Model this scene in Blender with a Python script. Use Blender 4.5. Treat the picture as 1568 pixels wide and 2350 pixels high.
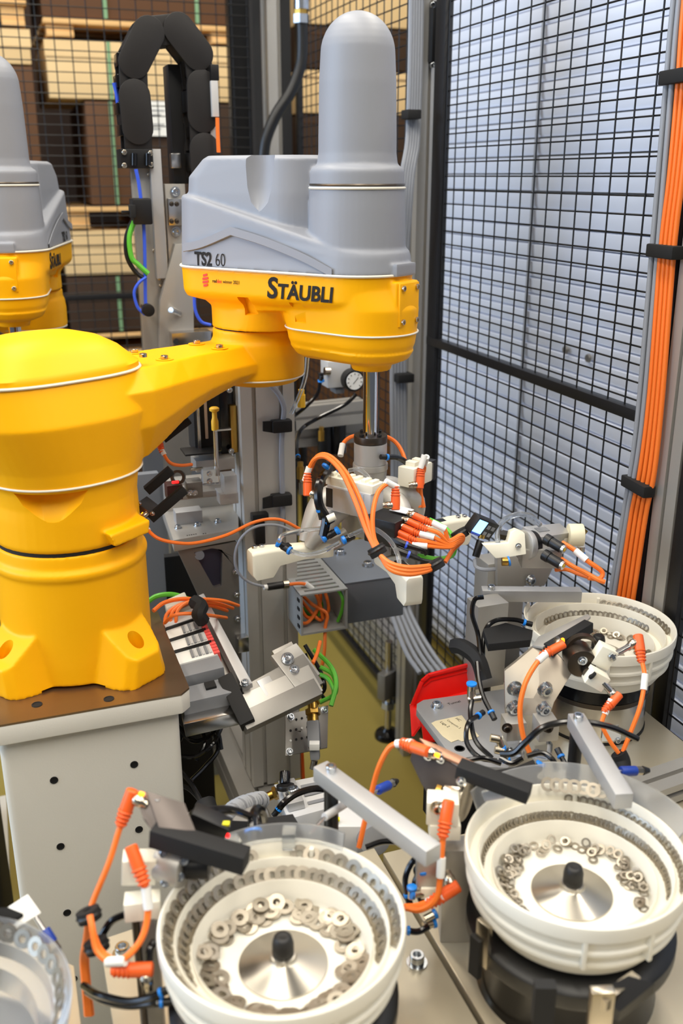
import bpy, bmesh, math, random
from mathutils import Vector, Matrix
random.seed(7)
for _o in list(bpy.data.objects): bpy.data.objects.remove(_o)
SC = bpy.context.scene
COL = SC.collection
PI = math.pi
# ------------------------------------------------------------------ camera, world, lamps, exposure
F = 2200.0; CX = 784.0; CY = 1175.0; CZ = 1.6
TH = math.radians(19.3); AL = math.radians(19.7)
cam_d = bpy.data.cameras.new('camera'); cam = bpy.data.objects.new('camera', cam_d); COL.objects.link(cam)
cam.location = (0, 0, CZ); cam.rotation_euler = (PI/2 - TH, 0, -AL)
cam_d.sensor_fit = 'VERTICAL'; cam_d.sensor_height = 36.0; cam_d.sensor_width = 24.0
cam_d.lens = F/2350.0*36.0; cam_d.clip_start = 0.02
cam_d.dof.use_dof = True; cam_d.dof.focus_distance = 1.5; cam_d.dof.aperture_fstop = 4.0
SC.camera = cam
wd = bpy.data.worlds.new('hall_light'); SC.world = wd; wd.use_nodes = True
wd.node_tree.nodes['Background'].inputs[0].default_value = (0.78, 0.86, 1.0, 1)
wd.node_tree.nodes['Background'].inputs[1].default_value = 0.09
def area(name, loc, rot, sx, sy, power, col):
    l = bpy.data.lights.new(name, 'AREA'); l.shape = 'RECTANGLE'; l.size = sx; l.size_y = sy
    l.energy = power; l.color = col
    o = bpy.data.objects.new(name, l); COL.objects.link(o); o.location = loc; o.rotation_euler = rot
    return o
# rows of fluorescent hall lamps on the ceiling, daylight from the hall windows at left
for _i, _x in enumerate((-1.9, 0.1, 2.1)):
    area('hall_lamp', (_x, 0.7, 4.3), (0, 0, 0), 0.35, 6.4, 122, (1.0, 0.925, 0.80))
area('hall_window', (-4.6, 2.0, 2.5), (0, math.radians(-80), 0), 2.6, 4.5, 190, (0.56, 0.74, 1.0))
SC.view_settings.view_transform = 'Standard'; SC.view_settings.look = 'None'
SC.view_settings.gamma = 1.0; SC.view_settings.use_curve_mapping = False
SC.view_settings.exposure = 0.44

# ------------------------------------------------------------------ pixel -> place helpers
ct, st, ca, sa = math.cos(TH), math.sin(TH), math.cos(AL), math.sin(AL)
def ray(px, py):
    r = (px-CX)/F; u = (CY-py)/F; fh = ct+u*st
    return Vector((r*ca+fh*sa, fh*ca-r*sa, u*ct-st))
def P(px, py, d): return Vector((0, 0, CZ)) + ray(px, py)*d
def atZ(px, py, z): v = ray(px, py); return P(px, py, (z-CZ)/v.z)
def atY(px, py, y): v = ray(px, py); return P(px, py, y/v.y)
def atX(px, py, x): v = ray(px, py); return P(px, py, x/v.x)
V = Vector
VR = V((ca, -sa, 0)); VF = V((sa, ca, 0)); UP = V((0, 0, 1)); XA = V((1, 0, 0)); YA = V((0, 1, 0))

# ------------------------------------------------------------------ materials
MATS = {}
def M(name, col, rough=0.5, metal=0.0, noise=0.0, nscale=30.0, bump=0.0, bscale=200.0, stretch=None, trans=0.0, ior=1.45,
      emit=None, estr=0.0, alpha=1.0, coat=0.0, col2=None, spec=None, radial=0.0):
    if name in MATS: return MATS[name]
    m = bpy.data.materials.new(name); m.use_nodes = True; MATS[name] = m
    nt = m.node_tree; b = nt.nodes['Principled BSDF']
    def lin(c): return tuple(((x/255.0)/12.92 if x/255.0 <= .04045 else ((x/255.0+.055)/1.055)**2.4) for x in c)
    c = lin(col); b.inputs['Base Color'].default_value = (*c, 1)
    b.inputs['Roughness'].default_value = rough; b.inputs['Metallic'].default_value = metal
    if spec is not None: b.inputs['Specular IOR Level'].default_value = spec
    if trans: b.inputs['Transmission Weight'].default_value = trans; b.inputs['IOR'].default_value = ior
    if coat: b.inputs['Coat Weight'].default_value = coat; b.inputs['Coat Roughness'].default_value = .15
    if emit: b.inputs['Emission Color'].default_value = (*lin(emit), 1); b.inputs['Emission Strength'].default_value = estr
    if radial:
        tn = nt.nodes.new('ShaderNodeTangent'); tn.direction_type = 'RADIAL'; tn.axis = 'Z'
        nt.links.new(tn.outputs[0], b.inputs['Tangent']); b.inputs['Anisotropic'].default_value = radial; b.inputs['Anisotropic Rotation'].default_value = .25
    if alpha < 1: b.inputs['Alpha'].default_value = alpha
    if noise or bump:
        tc = nt.nodes.new('ShaderNodeTexCoord'); mp = nt.nodes.new('ShaderNodeMapping')
        nt.links.new(tc.outputs['Object'], mp.inputs[0])
        if stretch: mp.inputs['Scale'].default_value = stretch
        if noise:
            n = nt.nodes.new('ShaderNodeTexNoise'); n.inputs['Scale'].default_value = nscale; n.inputs['Detail'].default_value = 4
            nt.links.new(mp.outputs[0], n.inputs['Vector'])
            r = nt.nodes.new('ShaderNodeMix'); r.data_type = 'RGBA'
            c2 = lin(col2) if col2 else tuple(x*(1-noise) for x in c)
            c1 = c if col2 else tuple(min(1, x*(1+noise*.5)) for x in c)
            r.inputs[6].default_value = (*c1, 1); r.inputs[7].default_value = (*c2, 1)
            nt.links.new(n.outputs[0], r.inputs[0]); nt.links.new(r.outputs[2], b.inputs['Base Color'])
        if bump:
            n2 = nt.nodes.new('ShaderNodeTexNoise'); n2.inputs['Scale'].default_value = bscale; n2.inputs['Detail'].default_value = 3
            nt.links.new(mp.outputs[0], n2.inputs['Vector'])
            bp = nt.nodes.new('ShaderNodeBump'); bp.inputs['Strength'].default_value = bump; bp.inputs['Distance'].default_value = .002
            nt.links.new(n2.outputs[0], bp.inputs['Height']); nt.links.new(bp.outputs[0], b.inputs['Normal'])
    return m
YEL = M('robot_yellow', (252, 180, 0), .46, noise=.04, nscale=8, bump=.04, bscale=350, spec=.25)
GREY = M('cover_grey', (143, 146, 154), .5, noise=.03, nscale=10, bump=.03, bscale=400)
SEAM = M('seam_white', (226, 222, 208), .5)
BLK = M('black_plastic', (14, 14, 16), .42, noise=.2, nscale=60)
BLKM = M('black_matte', (15, 15, 16), .75)
BLKG = M('black_gloss', (14, 13, 14), .18)
CHAIN = M('chain_black', (24, 21, 21), .55, noise=.2, nscale=80)
ALU = M('aluminium', (178, 175, 169), .40, .5, noise=.12, nscale=14, stretch=(1, 1, .12), bump=.02, bscale=300)
ALUC = M('anodised_profile', (198, 196, 190), .42, .35, noise=.08, nscale=12, stretch=(1, 1, .12))
ALUB = M('aluminium_bead_blasted', (188, 188, 188), .45, .6, noise=.05, nscale=30, bump=.05, bscale=700)
ALUD = M('aluminium_dull', (136, 133, 128), .42, .6, noise=.15, nscale=10, bump=.02, bscale=300)
PLATE = M('ground_steel', (178, 168, 150), .34, 1.0, noise=.2, nscale=9, stretch=(.25, 2, 1), bump=.03, bscale=120)
STEEL = M('bright_steel', (205, 203, 200), .22, 1.0)
CHROME = M('chrome', (228, 228, 230), .1, 1.0)
ZINC = M('zinc_bolt', (196, 200, 204), .24, 1.0)
DST = M('dark_steel', (96, 88, 80), .38, 1.0, noise=.2, nscale=30)
BRASS = M('brass', (200, 160, 80), .28, 1.0)
NICK = M('nickel', (200, 190, 172), .24, 1.0)
ORG = M('orange_cable', (246, 122, 40), .45)
ORGD = M('orange_plug', (240, 98, 34), .42)
GRN = M('green_cable', (96, 190, 52), .42)
BLUC = M('blue_tube', (60, 96, 226), .35)
BLUR = M('blue_ring', (24, 128, 222), .35)
BLUD = M('blue_body', (24, 58, 150), .4)
GCAB = M('grey_cable', (146, 150, 158), .5)
WHT = M('white_printed', (240, 236, 218), .5, noise=.03, nscale=40, bump=.05, bscale=900)
BOWL = M('bowl_white', (228, 224, 211), .42, noise=.02, nscale=20)
PAPER = M('paper_white', (236, 236, 232), .7)
TAPE = M('masking_tape', (222, 208, 172), .8, noise=.06, nscale=90)
INK = M('ink_black', (20, 18, 18), .8)
RED = M('red_bin', (226, 20, 10), .36)
CLEAR = M('clear_plastic', (226, 230, 234), .12, trans=.92, ior=1.2)
FROST = M('frosted_plastic', (240, 242, 244), .30, trans=.88, ior=1.12)
CORK = M('rubber', (12, 11, 11), .5)
PGREY = M('pedestal_grey', (220, 216, 205), .5, noise=.03, nscale=12, bump=.12, bscale=420)
LGREY = M('light_grey_plastic', (196, 196, 196), .45)
MGREY = M('mid_grey_plastic', (128, 130, 134), .48)
DUCT = M('duct_grey', (164, 166, 164), .5)
BOXM = M('box_grey_metal', (142, 149, 160), .36, .45, noise=.1, nscale=6)

# ------------------------------------------------------------------ mesh builder
def frame(z, x=None):
    z = z.normalized()
    if x is None or abs(x.normalized().dot(z)) > .98: x = V((1, 0, 0)) if abs(z.x) < .8 else V((0, 1, 0))
    x = (x - z*x.dot(z)).normalized(); y = z.cross(x)
    return x, y, z
def catmull(pts, n=6):
    pts = [V(p) for p in pts]
    if len(pts) < 3: return pts
    q = [pts[0]*2-pts[1]] + pts + [pts[-1]*2-pts[-2]]; out = []
    for i in range(1, len(q)-2):
        a, b, c, d = q[i-1], q[i], q[i+1], q[i+2]
        for k in range(n):
            t = k/n; t2 = t*t; t3 = t2*t
            out.append(.5*((2*b)+(c-a)*t+(2*a-5*b+4*c-d)*t2+(3*b-a-3*c+d)*t3))
    out.append(pts[-1]); return out
class MB:
    def __init__(s): s.v = []; s.f = []
    def add(s, vs, fs, m=None):
        o = len(s.v)
        s.v += [(m @ V(p)) if m else V(p) for p in vs]; s.f += [tuple(i+o for i in f) for f in fs]; return s
    def loft(s, rings, cap0=True, cap1=True, closed=True):
        n = len(rings[0]); vs = [p for r in rings for p in r]; fs = []
        for i in range(len(rings)-1):
            for j in range(n if closed else n-1):
                k = (j+1) % n; fs.append((i*n+j, i*n+k, (i+1)*n+k, (i+1)*n+j))
        if cap0: fs.append(tuple(range(n-1, -1, -1)))
        if cap1: fs.append(tuple((len(rings)-1)*n+j for j in range(n)))
        return s.add(vs, fs)
    def box(s, c, sx, sy, sz, ax=None, az=None):       # full sizes along ax, ay, az
        c = V(c); x, y, z = frame(az or UP, ax or XA)
        r = []
        for k in (-.5, .5): r.append([c+x*sx*a+y*sy*b+z*sz*k for a, b in ((-.5, -.5), (.5, -.5), (.5, .5), (-.5, .5))])
        return s.loft(r)
    def bar(s, p0, p1, w, h, up=None):                 # box from p0 to p1, w sideways, h along up
        p0, p1 = V(p0), V(p1); z = (p1-p0); up = up or UP
        x = z.cross(up).normalized(); u = x.cross(z).normalized()
        return s.loft([[p+x*w*a+u*h*b for a, b in ((-.5, -.5), (.5, -.5), (.5, .5), (-.5, .5))] for p in (p0, p1)])
    def cyl(s, p0, p1, r0, r1=None, n=16, cap=True):
        p0, p1 = V(p0), V(p1); r1 = r0 if r1 is None else r1; x, y, z = frame(p1-p0)
        return s.loft([[p+x*r*math.cos(2*PI*i/n)+y*r*math.sin(2*PI*i/n) for i in range(n)] for p, r in ((p0, r0), (p1, r1))], cap, cap)
    def lathe(s, prof, c=(0, 0, 0), axis=None, n=32, cap0=True, cap1=True, ref=None):
        c = V(c); x, y, z = frame(axis or UP, ref)
        return s.loft([[c+z*h+x*r*math.cos(2*PI*i/n)+y*r*math.sin(2*PI*i/n) for i in range(n)] for r, h in prof], cap0, cap1)
    def ringlathe(s, prof, c=(0, 0, 0), axis=None, n=32, a0=0, a1=None):   # closed section swept round
        c = V(c); x, y, z = frame(axis or UP)
        full = a1 is None; a1 = 2*PI if full else a1; m = n if full else n+1
        rs = [[c+z*h+(x*math.cos(a0+(a1-a0)*i/n)+y*math.sin(a0+(a1-a0)*i/n))*r for r, h in prof] for i in range(m)]
        if full: rs.append(rs[0]); return s.loft(rs, False, False)
        return s.loft(rs, True, True)
    def tube(s, pts, r, n=8, sub=6, cap=True):
        pts = catmull(pts, sub) if sub else [V(p) for p in pts]
        rings = []; x = None
        for i, p in enumerate(pts):
            t = pts[min(i+1, len(pts)-1)]-pts[max(i-1, 0)]
            if t.length < 1e-9: t = UP
            t = t.normalized()
            if x is None: x, y, _ = frame(t)
            else:
                x = x-t*x.dot(t)
                x = x.normalized() if x.length > 1e-6 else frame(t)[0]
                y = t.cross(x)
            rr = r[min(i, len(r)-1)] if isinstance(r, (list, tuple)) else r
            rings.append([p+x*rr*math.cos(2*PI*k/n)+y*rr*math.sin(2*PI*k/n) for k in range(n)])
        return s.loft(rings, cap, cap)
    def poly(s, pts, th):                              # closed outline of 3-D points, thickened by vector th
        pts = [V(p) for p in pts]; th = V(th)
        return s.loft([pts, [p+th for p in pts]])
    def grid(s, rows): return s.loft(rows, False, False, False)
    def bolt(s, p, n, r=.004, h=None, n_=12):          # socket-head screw
        p = V(p); h = h or r*1.1; n = V(n).normalized()
        return s.lathe([(r, 0), (r, h*.88), (r*.86, h), (r*.55, h), (r*.5, h*.45), (0.0001, h*.4)], p, n, n_, True, True)
    def mesh(s, name, bevel=0.0, sharp=38, seg=2):
        me = bpy.data.meshes.new(name); bm = bmesh.new()
        vs = [bm.verts.new(p) for p in s.v]
        for f in s.f:
            if len(set(f)) < 3: continue
            try: bm.faces.new([vs[i] for i in f])
            except ValueError: pass
        bmesh.ops.remove_doubles(bm, verts=bm.verts, dist=1e-7)
        bmesh.ops.recalc_face_normals(bm, faces=bm.faces)
        if bevel:
            es = [e for e in bm.edges if len(e.link_faces) == 2 and e.calc_face_angle(0) > .6]
            bmesh.ops.bevel(bm, geom=es, offset=bevel, segments=seg, affect='EDGES', profile=.6, clamp_overlap=True)
        bm.to_mesh(me); bm.free()
        me.polygons.foreach_set('use_smooth', [True]*len(me.polygons))
        me.set_sharp_from_angle(angle=math.radians(sharp)); return me
    def build(s, name, mat, parent=None, bevel=0.0, sharp=38, label=None, seg=2):
        W = wmat(parent) if parent else Matrix()
        Wi = W.inverted()
        loc = [Wi @ p for p in s.v]
        lo = V([min(p[k] for p in loc) for k in range(3)]); hi = V([max(p[k] for p in loc) for k in range(3)])
        c = (lo+hi)/2
        if parent is None: c.z = lo.z
        s.v = [p-c for p in loc]
        me = s.mesh(name, bevel, sharp, seg)
        o = bpy.data.objects.new(name, me); COL.objects.link(o); o.parent = parent; o.location = c
        me.materials.append(mat)
        if label: o['label'] = label
        return o
def wmat(o):
    m = o.matrix_basis.copy()
    return wmat(o.parent) @ m if o.parent else m
def thing(name, label, cat, loc=(0, 0, 0), rz=0.0, group=None, kind=None):
    o = bpy.data.objects.new(name, None); COL.objects.link(o); o.location = loc; o.rotation_euler = (0, 0, rz)
    o.empty_display_size = .03
    return tag(o, label, cat, group, kind)
def tag(o, label=None, cat=None, group=None, kind=None):
    if label: o['label'] = label
    if cat: o['category'] = cat
    if group: o['group'] = group
    if kind: o['kind'] = kind
    return o
def link_copy(o, parent, name=None):
    c = o.copy(); COL.objects.link(c); c.parent = parent
    return c
def inst(name, me, parent, loc, rot=None):
    o = bpy.data.objects.new(name, me); COL.objects.link(o); o.parent = parent
    if rot is not None: o.matrix_basis = Matrix.Translation(loc) @ rot.to_4x4()
    else: o.location = loc
    return o
def text_mesh(txt, size, off=0.0, shear=0.0, space=1.0, ext=.0002, sx=1.0):
    cu = bpy.data.curves.new('lettering', 'FONT'); cu.body = txt; cu.size = size; cu.offset = off; cu.shear = shear
    cu.extrude = ext; cu.space_character = space; cu.resolution_u = 4
    o = bpy.data.objects.new('lettering', cu); COL.objects.link(o)
    dg = bpy.context.evaluated_depsgraph_get(); me = bpy.data.meshes.new_from_object(o.evaluated_get(dg))
    bpy.data.objects.remove(o); bpy.data.curves.remove(cu)
    for v in me.vertices: v.co.x *= sx
    return me
def text_on(txt, size, o, xdir, ydir, mat, parent, name='lettering', **k):
    me = text_mesh(txt, size, **k); me.materials.clear(); me.materials.append(mat)
    x = xdir.normalized(); y = (ydir-x*ydir.dot(x)).normalized(); z = x.cross(y)
    m = Matrix((x, y, z)).transposed().to_4x4(); m.translation = o
    ob = bpy.data.objects.new(name, me); COL.objects.link(ob); ob.parent = parent
    ob.matrix_basis = (wmat(parent).inverted() @ m) if parent else m
    return ob
def voxel(mb, name, vox=.003, smooth=4, cuts=(), fac=.5):
    me = mb.mesh(name+'_src'); o = bpy.data.objects.new(name+'_src', me); COL.objects.link(o)
    r = o.modifiers.new('r', 'REMESH'); r.mode = 'VOXEL'; r.voxel_size = vox; r.use_smooth_shade = True
    if smooth: sm = o.modifiers.new('s', 'SMOOTH'); sm.iterations = smooth; sm.factor = fac
    tmp = []
    for i, c in enumerate(cuts):
        co = bpy.data.objects.new('cut', c.mesh('cut')); COL.objects.link(co); tmp.append(co)
        b = o.modifiers.new('b%d' % i, 'BOOLEAN'); b.operation = 'DIFFERENCE'; b.object = co; b.solver = 'EXACT'
    dg = bpy.context.evaluated_depsgraph_get(); dg.update()
    out = bpy.data.meshes.new_from_object(o.evaluated_get(dg)); out.name = name
    for t in tmp+[o]: bpy.data.objects.remove(t)
    out.polygons.foreach_set('use_smooth', [True]*len(out.polygons)); out.set_sharp_from_angle(angle=math.radians(50))
    return out
# ------------------------------------------------------------------ the hall
FLOOR = M('floor_olive', (150, 133, 66), .45, noise=.12, nscale=3, bump=.02, bscale=60)
tag(MB().box((1, 4, -.05), 14, 14, .1).build('floor', FLOOR), kind='structure')
WALLB = M('hall_wall_brown', (58, 44, 32), .8, noise=.3, nscale=2)
tag(MB().box((-.5, 6.6, 1.9), 9, .1, 4.2).build('wall_back', WALLB), kind='structure')
# white lamella wall behind the right-hand fence: backing, lamellae one by one, lift tapes
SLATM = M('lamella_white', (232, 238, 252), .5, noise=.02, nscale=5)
TAN = M('lamella_edge_shade', (206, 190, 160), .6)  # tan backing colour stands in for the shadow line at each lamella edge
XW = 1.36
wr = thing('wall_right', 'white wall of horizontal lamellae behind the mesh fence', 'wall', (XW, 2.0, 0), kind='structure')
del wr['category']
MB().box((XW+.08, 1.55, 1.3), .04, 3.1, 2.6).build('backing', TAN, wr)
_m = MB()
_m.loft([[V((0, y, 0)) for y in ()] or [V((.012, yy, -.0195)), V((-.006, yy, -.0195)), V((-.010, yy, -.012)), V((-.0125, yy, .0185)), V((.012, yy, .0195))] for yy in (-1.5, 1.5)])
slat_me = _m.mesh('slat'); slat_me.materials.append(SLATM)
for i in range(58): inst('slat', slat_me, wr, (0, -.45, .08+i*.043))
for yy in (1.62, 2.28):
    MB().box((XW-.02, yy, 1.3), .003, .012, 2.5).build('lift_tape', GCAB, wr)
for px, py in ((1300, 803), (1352, 822)):
    p = atX(px, py, XW-.02); MB().cyl(p, p-XA*.006, .011, .009, 12).build('grommet', ALUD, wr)
PARTN = M('partition_cream', (224, 212, 160), .7, noise=.08, nscale=3)
tag(MB().box((2.75, 4.2, .75), .06, 2.6, 1.5).build('wall_cream', PARTN), kind='structure')
# ------------------------------------------------------------------ pallets and cartons beyond the back fence
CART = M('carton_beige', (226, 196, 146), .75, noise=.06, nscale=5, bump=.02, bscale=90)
CARB = M('carton_brown_shaded', (92, 60, 34), .8, noise=.15, nscale=4)  # brown cardboard with the shade of the stacks put into its colour
CARD = M('carton_brown_deep_shade', (58, 38, 22), .85, noise=.25, nscale=3)  # same cardboard, deeper shade painted in
WOOD = M('pallet_wood', (222, 178, 118), .75, noise=.18, nscale=6, stretch=(.3, 3, 3))
STRAP = M('green_strap', (120, 160, 120), .5)
YB = 4.15
def bspan(x0, x1, y0, y1, Y=YB):     # photo rectangle -> x range, z range on the plane Y
    ym = (y0+y1)/2; return atY(x0, ym, Y).x, atY(x1, ym, Y).x, atY((x0+x1)/2, y1, Y).z, atY((x0+x1)/2, y0, Y).z
def carton(rect, mat, label, depth=.7, Y=YB, lid=True, straps=()):
    x0, x1, z0, z1 = bspan(*rect, Y=Y)
    t = thing('carton', label, 'carton', ((x0+x1)/2, Y+depth/2, z0), group='cartons stacked on pallets beyond the fence')
    MB().box(((x0+x1)/2, Y+depth/2, (z0+z1)/2), x1-x0, depth, z1-z0).build('box_body', mat, t, bevel=.004)
    if lid:
        for s in (0, 1):
            MB().box(((x0+x1)/2, Y+depth*(.25+.5*s), z1+.002), x1-x0-.004, depth/2-.004, .004).build('flap', mat, t)
    for sx in straps:
        xs = atY(sx, (rect[2]+rect[3])/2, Y).x
        MB().box((xs, Y-.003, (z0+z1)/2), .014, .004, z1-z0).build('strap', STRAP, t)
    return t
def pallet(x0, x1, ztop, h, label, Y=YB, depth=.8):
    t = thing('pallet', label, 'pallet', ((x0+x1)/2, Y+depth/2, ztop-h), group='wooden pallets beyond the fence')
    n = 5; w = x1-x0
    for i in range(n):
        MB().box(((x0+x1)/2, Y+.05+(depth-.1)*i/(n-1), ztop-.009), w, .11, .018).build('deck_board', WOOD, t, bevel=.002)
    for i in range(3):
        for j in range(2):
            MB().box((x0+.06+(w-.12)*i/2, Y+.06+(depth-.12)*j, ztop-.018-(h-.036)/2), .1, .1, h-.036).build('block', WOOD, t, bevel=.002)
    for i in range(3):
        MB().box((x0+.06+(w-.12)*i/2, Y+depth/2, ztop-h+.009), .1, depth, .018).build('bottom_board', WOOD, t, bevel=.002)
    return t
Z = lambda py, Y=YB: atY(300, py, Y).z
X = lambda px, py=300, Y=YB: atY(px, py, Y).x
def stack(X0, X1, rows, Y=YB):
    """one pallet stack from photo rows (top y, bottom y, kind, material, label, straps), without overlaps"""
    for y0, y1, kind, mat, lb, sp in rows:
        z1, z0 = Z(y0), Z(y1)+.002
        if kind == 'pallet': pallet(X0, X1, z1, z1-z0, lb, Y); continue
        xs = [(X0, X1)] if not isinstance(mat, list) else None
        t = thing('carton', lb, 'carton', ((X0+X1)/2, Y+.36, z0), group='cartons stacked on pallets beyond the fence')
        MB().box(((X0+X1)/2, Y+.36, (z0+z1)/2), X1-X0, .7, z1-z0).build('box_body', mat, t, bevel=.004)
        if kind == 'lid': MB().box(((X0+X1)/2, Y+.008, z1-.03), X1-X0+.008, .006, .06).build('lid_rim', mat, t)
        for px in sp: MB().box((X(px, (y0+y1)/2), Y+.006, (z0+z1)/2), .014, .004, z1-z0).build('strap', STRAP, t)
xa, xb, xc = X(122), X(345), X(556)
stack(xa, xc, [(-170, 46, 'box', CARB, 'brown carton on the top pallet of the middle stack', (236, 449)), (50, 92, 'pallet', 0, 'light wooden pallet on top of the middle pale carton', ()), (96, 230, 'lid', CART, 'pale lidded carton of the middle stack right behind the cable chain', (253,)),
    (474, 524, 'pallet', 0, 'wooden pallet with a dark opening right of the grey robot cover', ()), (528, 630, 'lid', CART, 'low pale carton behind the grey robot cover at left', ()), (634, 760, 'box', CARD, 'shaded wide carton under the low pale carton', (275,)), (764, 802, 'pallet', 0, 'wooden pallet seen low behind the yellow shoulder cover', ()), (806, 960, 'lid', CART, 'pale carton low behind the yellow arm', ()), (962, 1290, 'box', CARD, 'lowest shaded carton of the middle stack', ())])
stack(xa+.13, xb, [(234, 470, 'box', CARB, 'tall brown carton standing under the pale carton of the middle stack', (262,))]); stack(xb+.004, xc, [(234, 470, 'box', CARD, 'shaded carton beside the tall brown carton under the middle stack', ())])
stack(X(-90), X(88), [(-170, 12, 'box', CARB, 'brown carton on the top pallet at the left edge', ()), (14, 74, 'pallet', 0, 'light wooden pallet at the top left corner', ()), (78, 157, 'lid', CART, 'pale carton at the top left corner of the photo', ()), (160, 700, 'box', CARB, 'tall brown carton at the left edge behind the grey dome', ()), (704, 1290, 'box', CARD, 'low shaded carton at the left edge of the stacks', ())])
x0, x1, z0, z1 = bspan(330, 390, 232, 312, YB-.01)
tg = thing('shipping_label', 'white paper shipping label on the brown carton beside the cable chain', 'label', ((x0+x1)/2, YB-.004, z0))
MB().box(((x0+x1)/2, YB-.004, (z0+z1)/2), x1-x0, .002, z1-z0).build('sheet', PAPER, tg)
for k, yy in enumerate((252, 262, 284, 294)):
    xa, xb, za, zb = bspan(338, 378-8*(k % 2), yy, yy+3, YB-.01)
    MB().box(((xa+xb)/2, YB-.0055, (za+zb)/2), xb-xa, .0006, zb-za).build('print_line', MGREY, tg)
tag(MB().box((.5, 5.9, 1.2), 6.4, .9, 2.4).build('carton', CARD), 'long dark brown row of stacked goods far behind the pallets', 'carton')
# more goods seen through the second fence panel, behind the grey dome
Y2 = 4.6; x2a, x2b = atY(690, 200, Y2).x, atY(935, 200, Y2).x
zz = lambda py: atY(800, py, Y2).z
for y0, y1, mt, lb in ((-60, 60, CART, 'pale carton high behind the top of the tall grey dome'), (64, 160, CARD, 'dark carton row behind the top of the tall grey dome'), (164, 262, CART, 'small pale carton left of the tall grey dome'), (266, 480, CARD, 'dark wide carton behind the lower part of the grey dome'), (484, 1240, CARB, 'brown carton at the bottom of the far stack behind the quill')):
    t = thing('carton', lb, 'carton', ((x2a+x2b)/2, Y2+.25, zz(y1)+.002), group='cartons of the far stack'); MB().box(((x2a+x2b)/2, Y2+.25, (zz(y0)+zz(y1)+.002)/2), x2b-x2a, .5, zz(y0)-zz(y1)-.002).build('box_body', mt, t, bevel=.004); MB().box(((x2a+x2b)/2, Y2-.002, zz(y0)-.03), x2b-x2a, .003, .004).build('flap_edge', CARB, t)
# ------------------------------------------------------------------ mesh fences
FBLK = M('fence_black', (16, 16, 19), .45)
XF, YBF = 1.01, 3.3
FZ0, FZ1 = .12, 2.36
WR = .0017
def sq_wire(name, L, axis):
    m = MB(); d = [V((0, 0, 0)), V((0, 0, 0))]; m.cyl(axis*(-L/2), axis*(L/2), WR, n=6); me = m.mesh(name, sharp=70)
    me.materials.append(FBLK); return me
def fence(label, p0, p1, zbar, name='mesh_fence', frame0=.024, z1=FZ1, z0=FZ0):
    p0, p1 = V(p0), V(p1); ax = (p1-p0).normalized(); L = (p1-p0).length; nrm = ax.cross(UP)
    t = thing(name, label, 'fence', (p0+p1)/2+UP*z0)
    mid = (p0+p1)/2
    vm = sq_wire('wire', z1-z0, UP); hm = sq_wire('wire', L, ax)
    n = int((L-.02)/.05)
    for i in range(n+1): inst('wire', vm, t, p0+ax*(.012+i*.05)-mid+UP*((z1-z0)/2))
    k = int((z1-z0)/.03)
    for i in range(k+1): inst('wire', hm, t, UP*(.01+i*.03)+nrm*WR*2)
    for e, s in ((p0, 1), (p1, -1)):
        MB().box(e+ax*s*frame0/2+UP*(z0+z1)/2, frame0, .02, z1-z0, ax).build('frame_tube', FBLK, t, bevel=.002)
    for z in (z0, z1): MB().box(mid+UP*z, L, .02, .02, ax).build('frame_tube', FBLK, t, bevel=.002)
    for z in zbar: MB().box(mid+UP*z-nrm*.0, L, .022, .02, ax).build('cross_bar', FBLK, t, bevel=.002)
    return t
zb = atX(1215, 862, XF).z
fence('black wire mesh panel in front of the white lamella wall', (XF, 1.255, 0), (XF, 2.17, 0), (zb,), frame0=.05)
fence('foreshortened black wire mesh panel behind the tall grey dome', (XF, 2.29, 0), (XF, 3.24, 0), (zb,))
fence('black wire mesh panel in front of the pallets and cartons', (-1.15, YBF, 0), (.95, YBF, 0), (atY(250, 680, YBF).z,))
fence('black wire mesh panel at the right edge behind the small-washer bowl', (XF, .30, 0), (XF, 1.192, 0), (zb,), frame0=.03)
def profile_post(label, c, w, d, z0, z1, ax=XA, mat=ALU, slots=1, name='profile_post'):
    """extruded slotted aluminium post: body with a recessed dark slot in every face"""
    t = thing(name, label, 'post', (c[0], c[1], z0))
    ay = UP.cross(ax); g = .008; dp = .009
    out = []
    def side(L, n):           # outline points along one side with slots, in (along, depth)
        pts = [(-L/2, 0)]
        for i in range(n):
            m = -L/2+L*(i+.5)/n
            pts += [(m-g/2, 0), (m-g/2, dp), (m+g/2, dp), (m+g/2, 0)]
        return pts
    ns = max(1, round(slots*1)); nd = max(1, round(slots*d/w))
    for (L, D, a, b, n) in ((w, d, ax, ay, ns), (d, w, ay, -ax, nd), (w, d, -ax, -ay, ns), (d, w, -ay, ax, nd)):
        for s, q in side(L, n): out.append(a*s+b*(-D/2+q))
    cc = V((c[0], c[1], 0))
    MB().loft([[cc+p+UP*z for p in out] for z in (z0, z1)]).build('extrusion', mat, t, sharp=30)
    MB().loft([[cc+p*.985+UP*z for p in out] for z in (z1, z1+.003)]).build('end_cap', BLK, t)
    return t
profile_post('slotted aluminium post between the two mesh panels right of the grey dome', (XF-.005, 2.235), .05, .06, 0, 2.42, slots=1)
profile_post('slotted aluminium corner post left of the black hose', (.93, 3.22), .07, .07, 0, 2.5, slots=1)
profile_post('slotted aluminium post at the right edge behind the orange cables', (XF+.012, 1.223), .045, .055, 0, 2.45, slots=1)
tp = thing('door_latch', 'black latch housing on the aluminium post beside the mesh', 'latch', (XF-.03, 2.2, 1.84))
c0 = atY(995, 75, 2.2); MB().box(c0, .02, .03, .125).build('latch_body', BLK, tp, bevel=.004)
for yy in (12, 150): MB().bolt(atY(992, yy, 2.19), -YA, .006).build('bolt', ZINC, tp)
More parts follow.
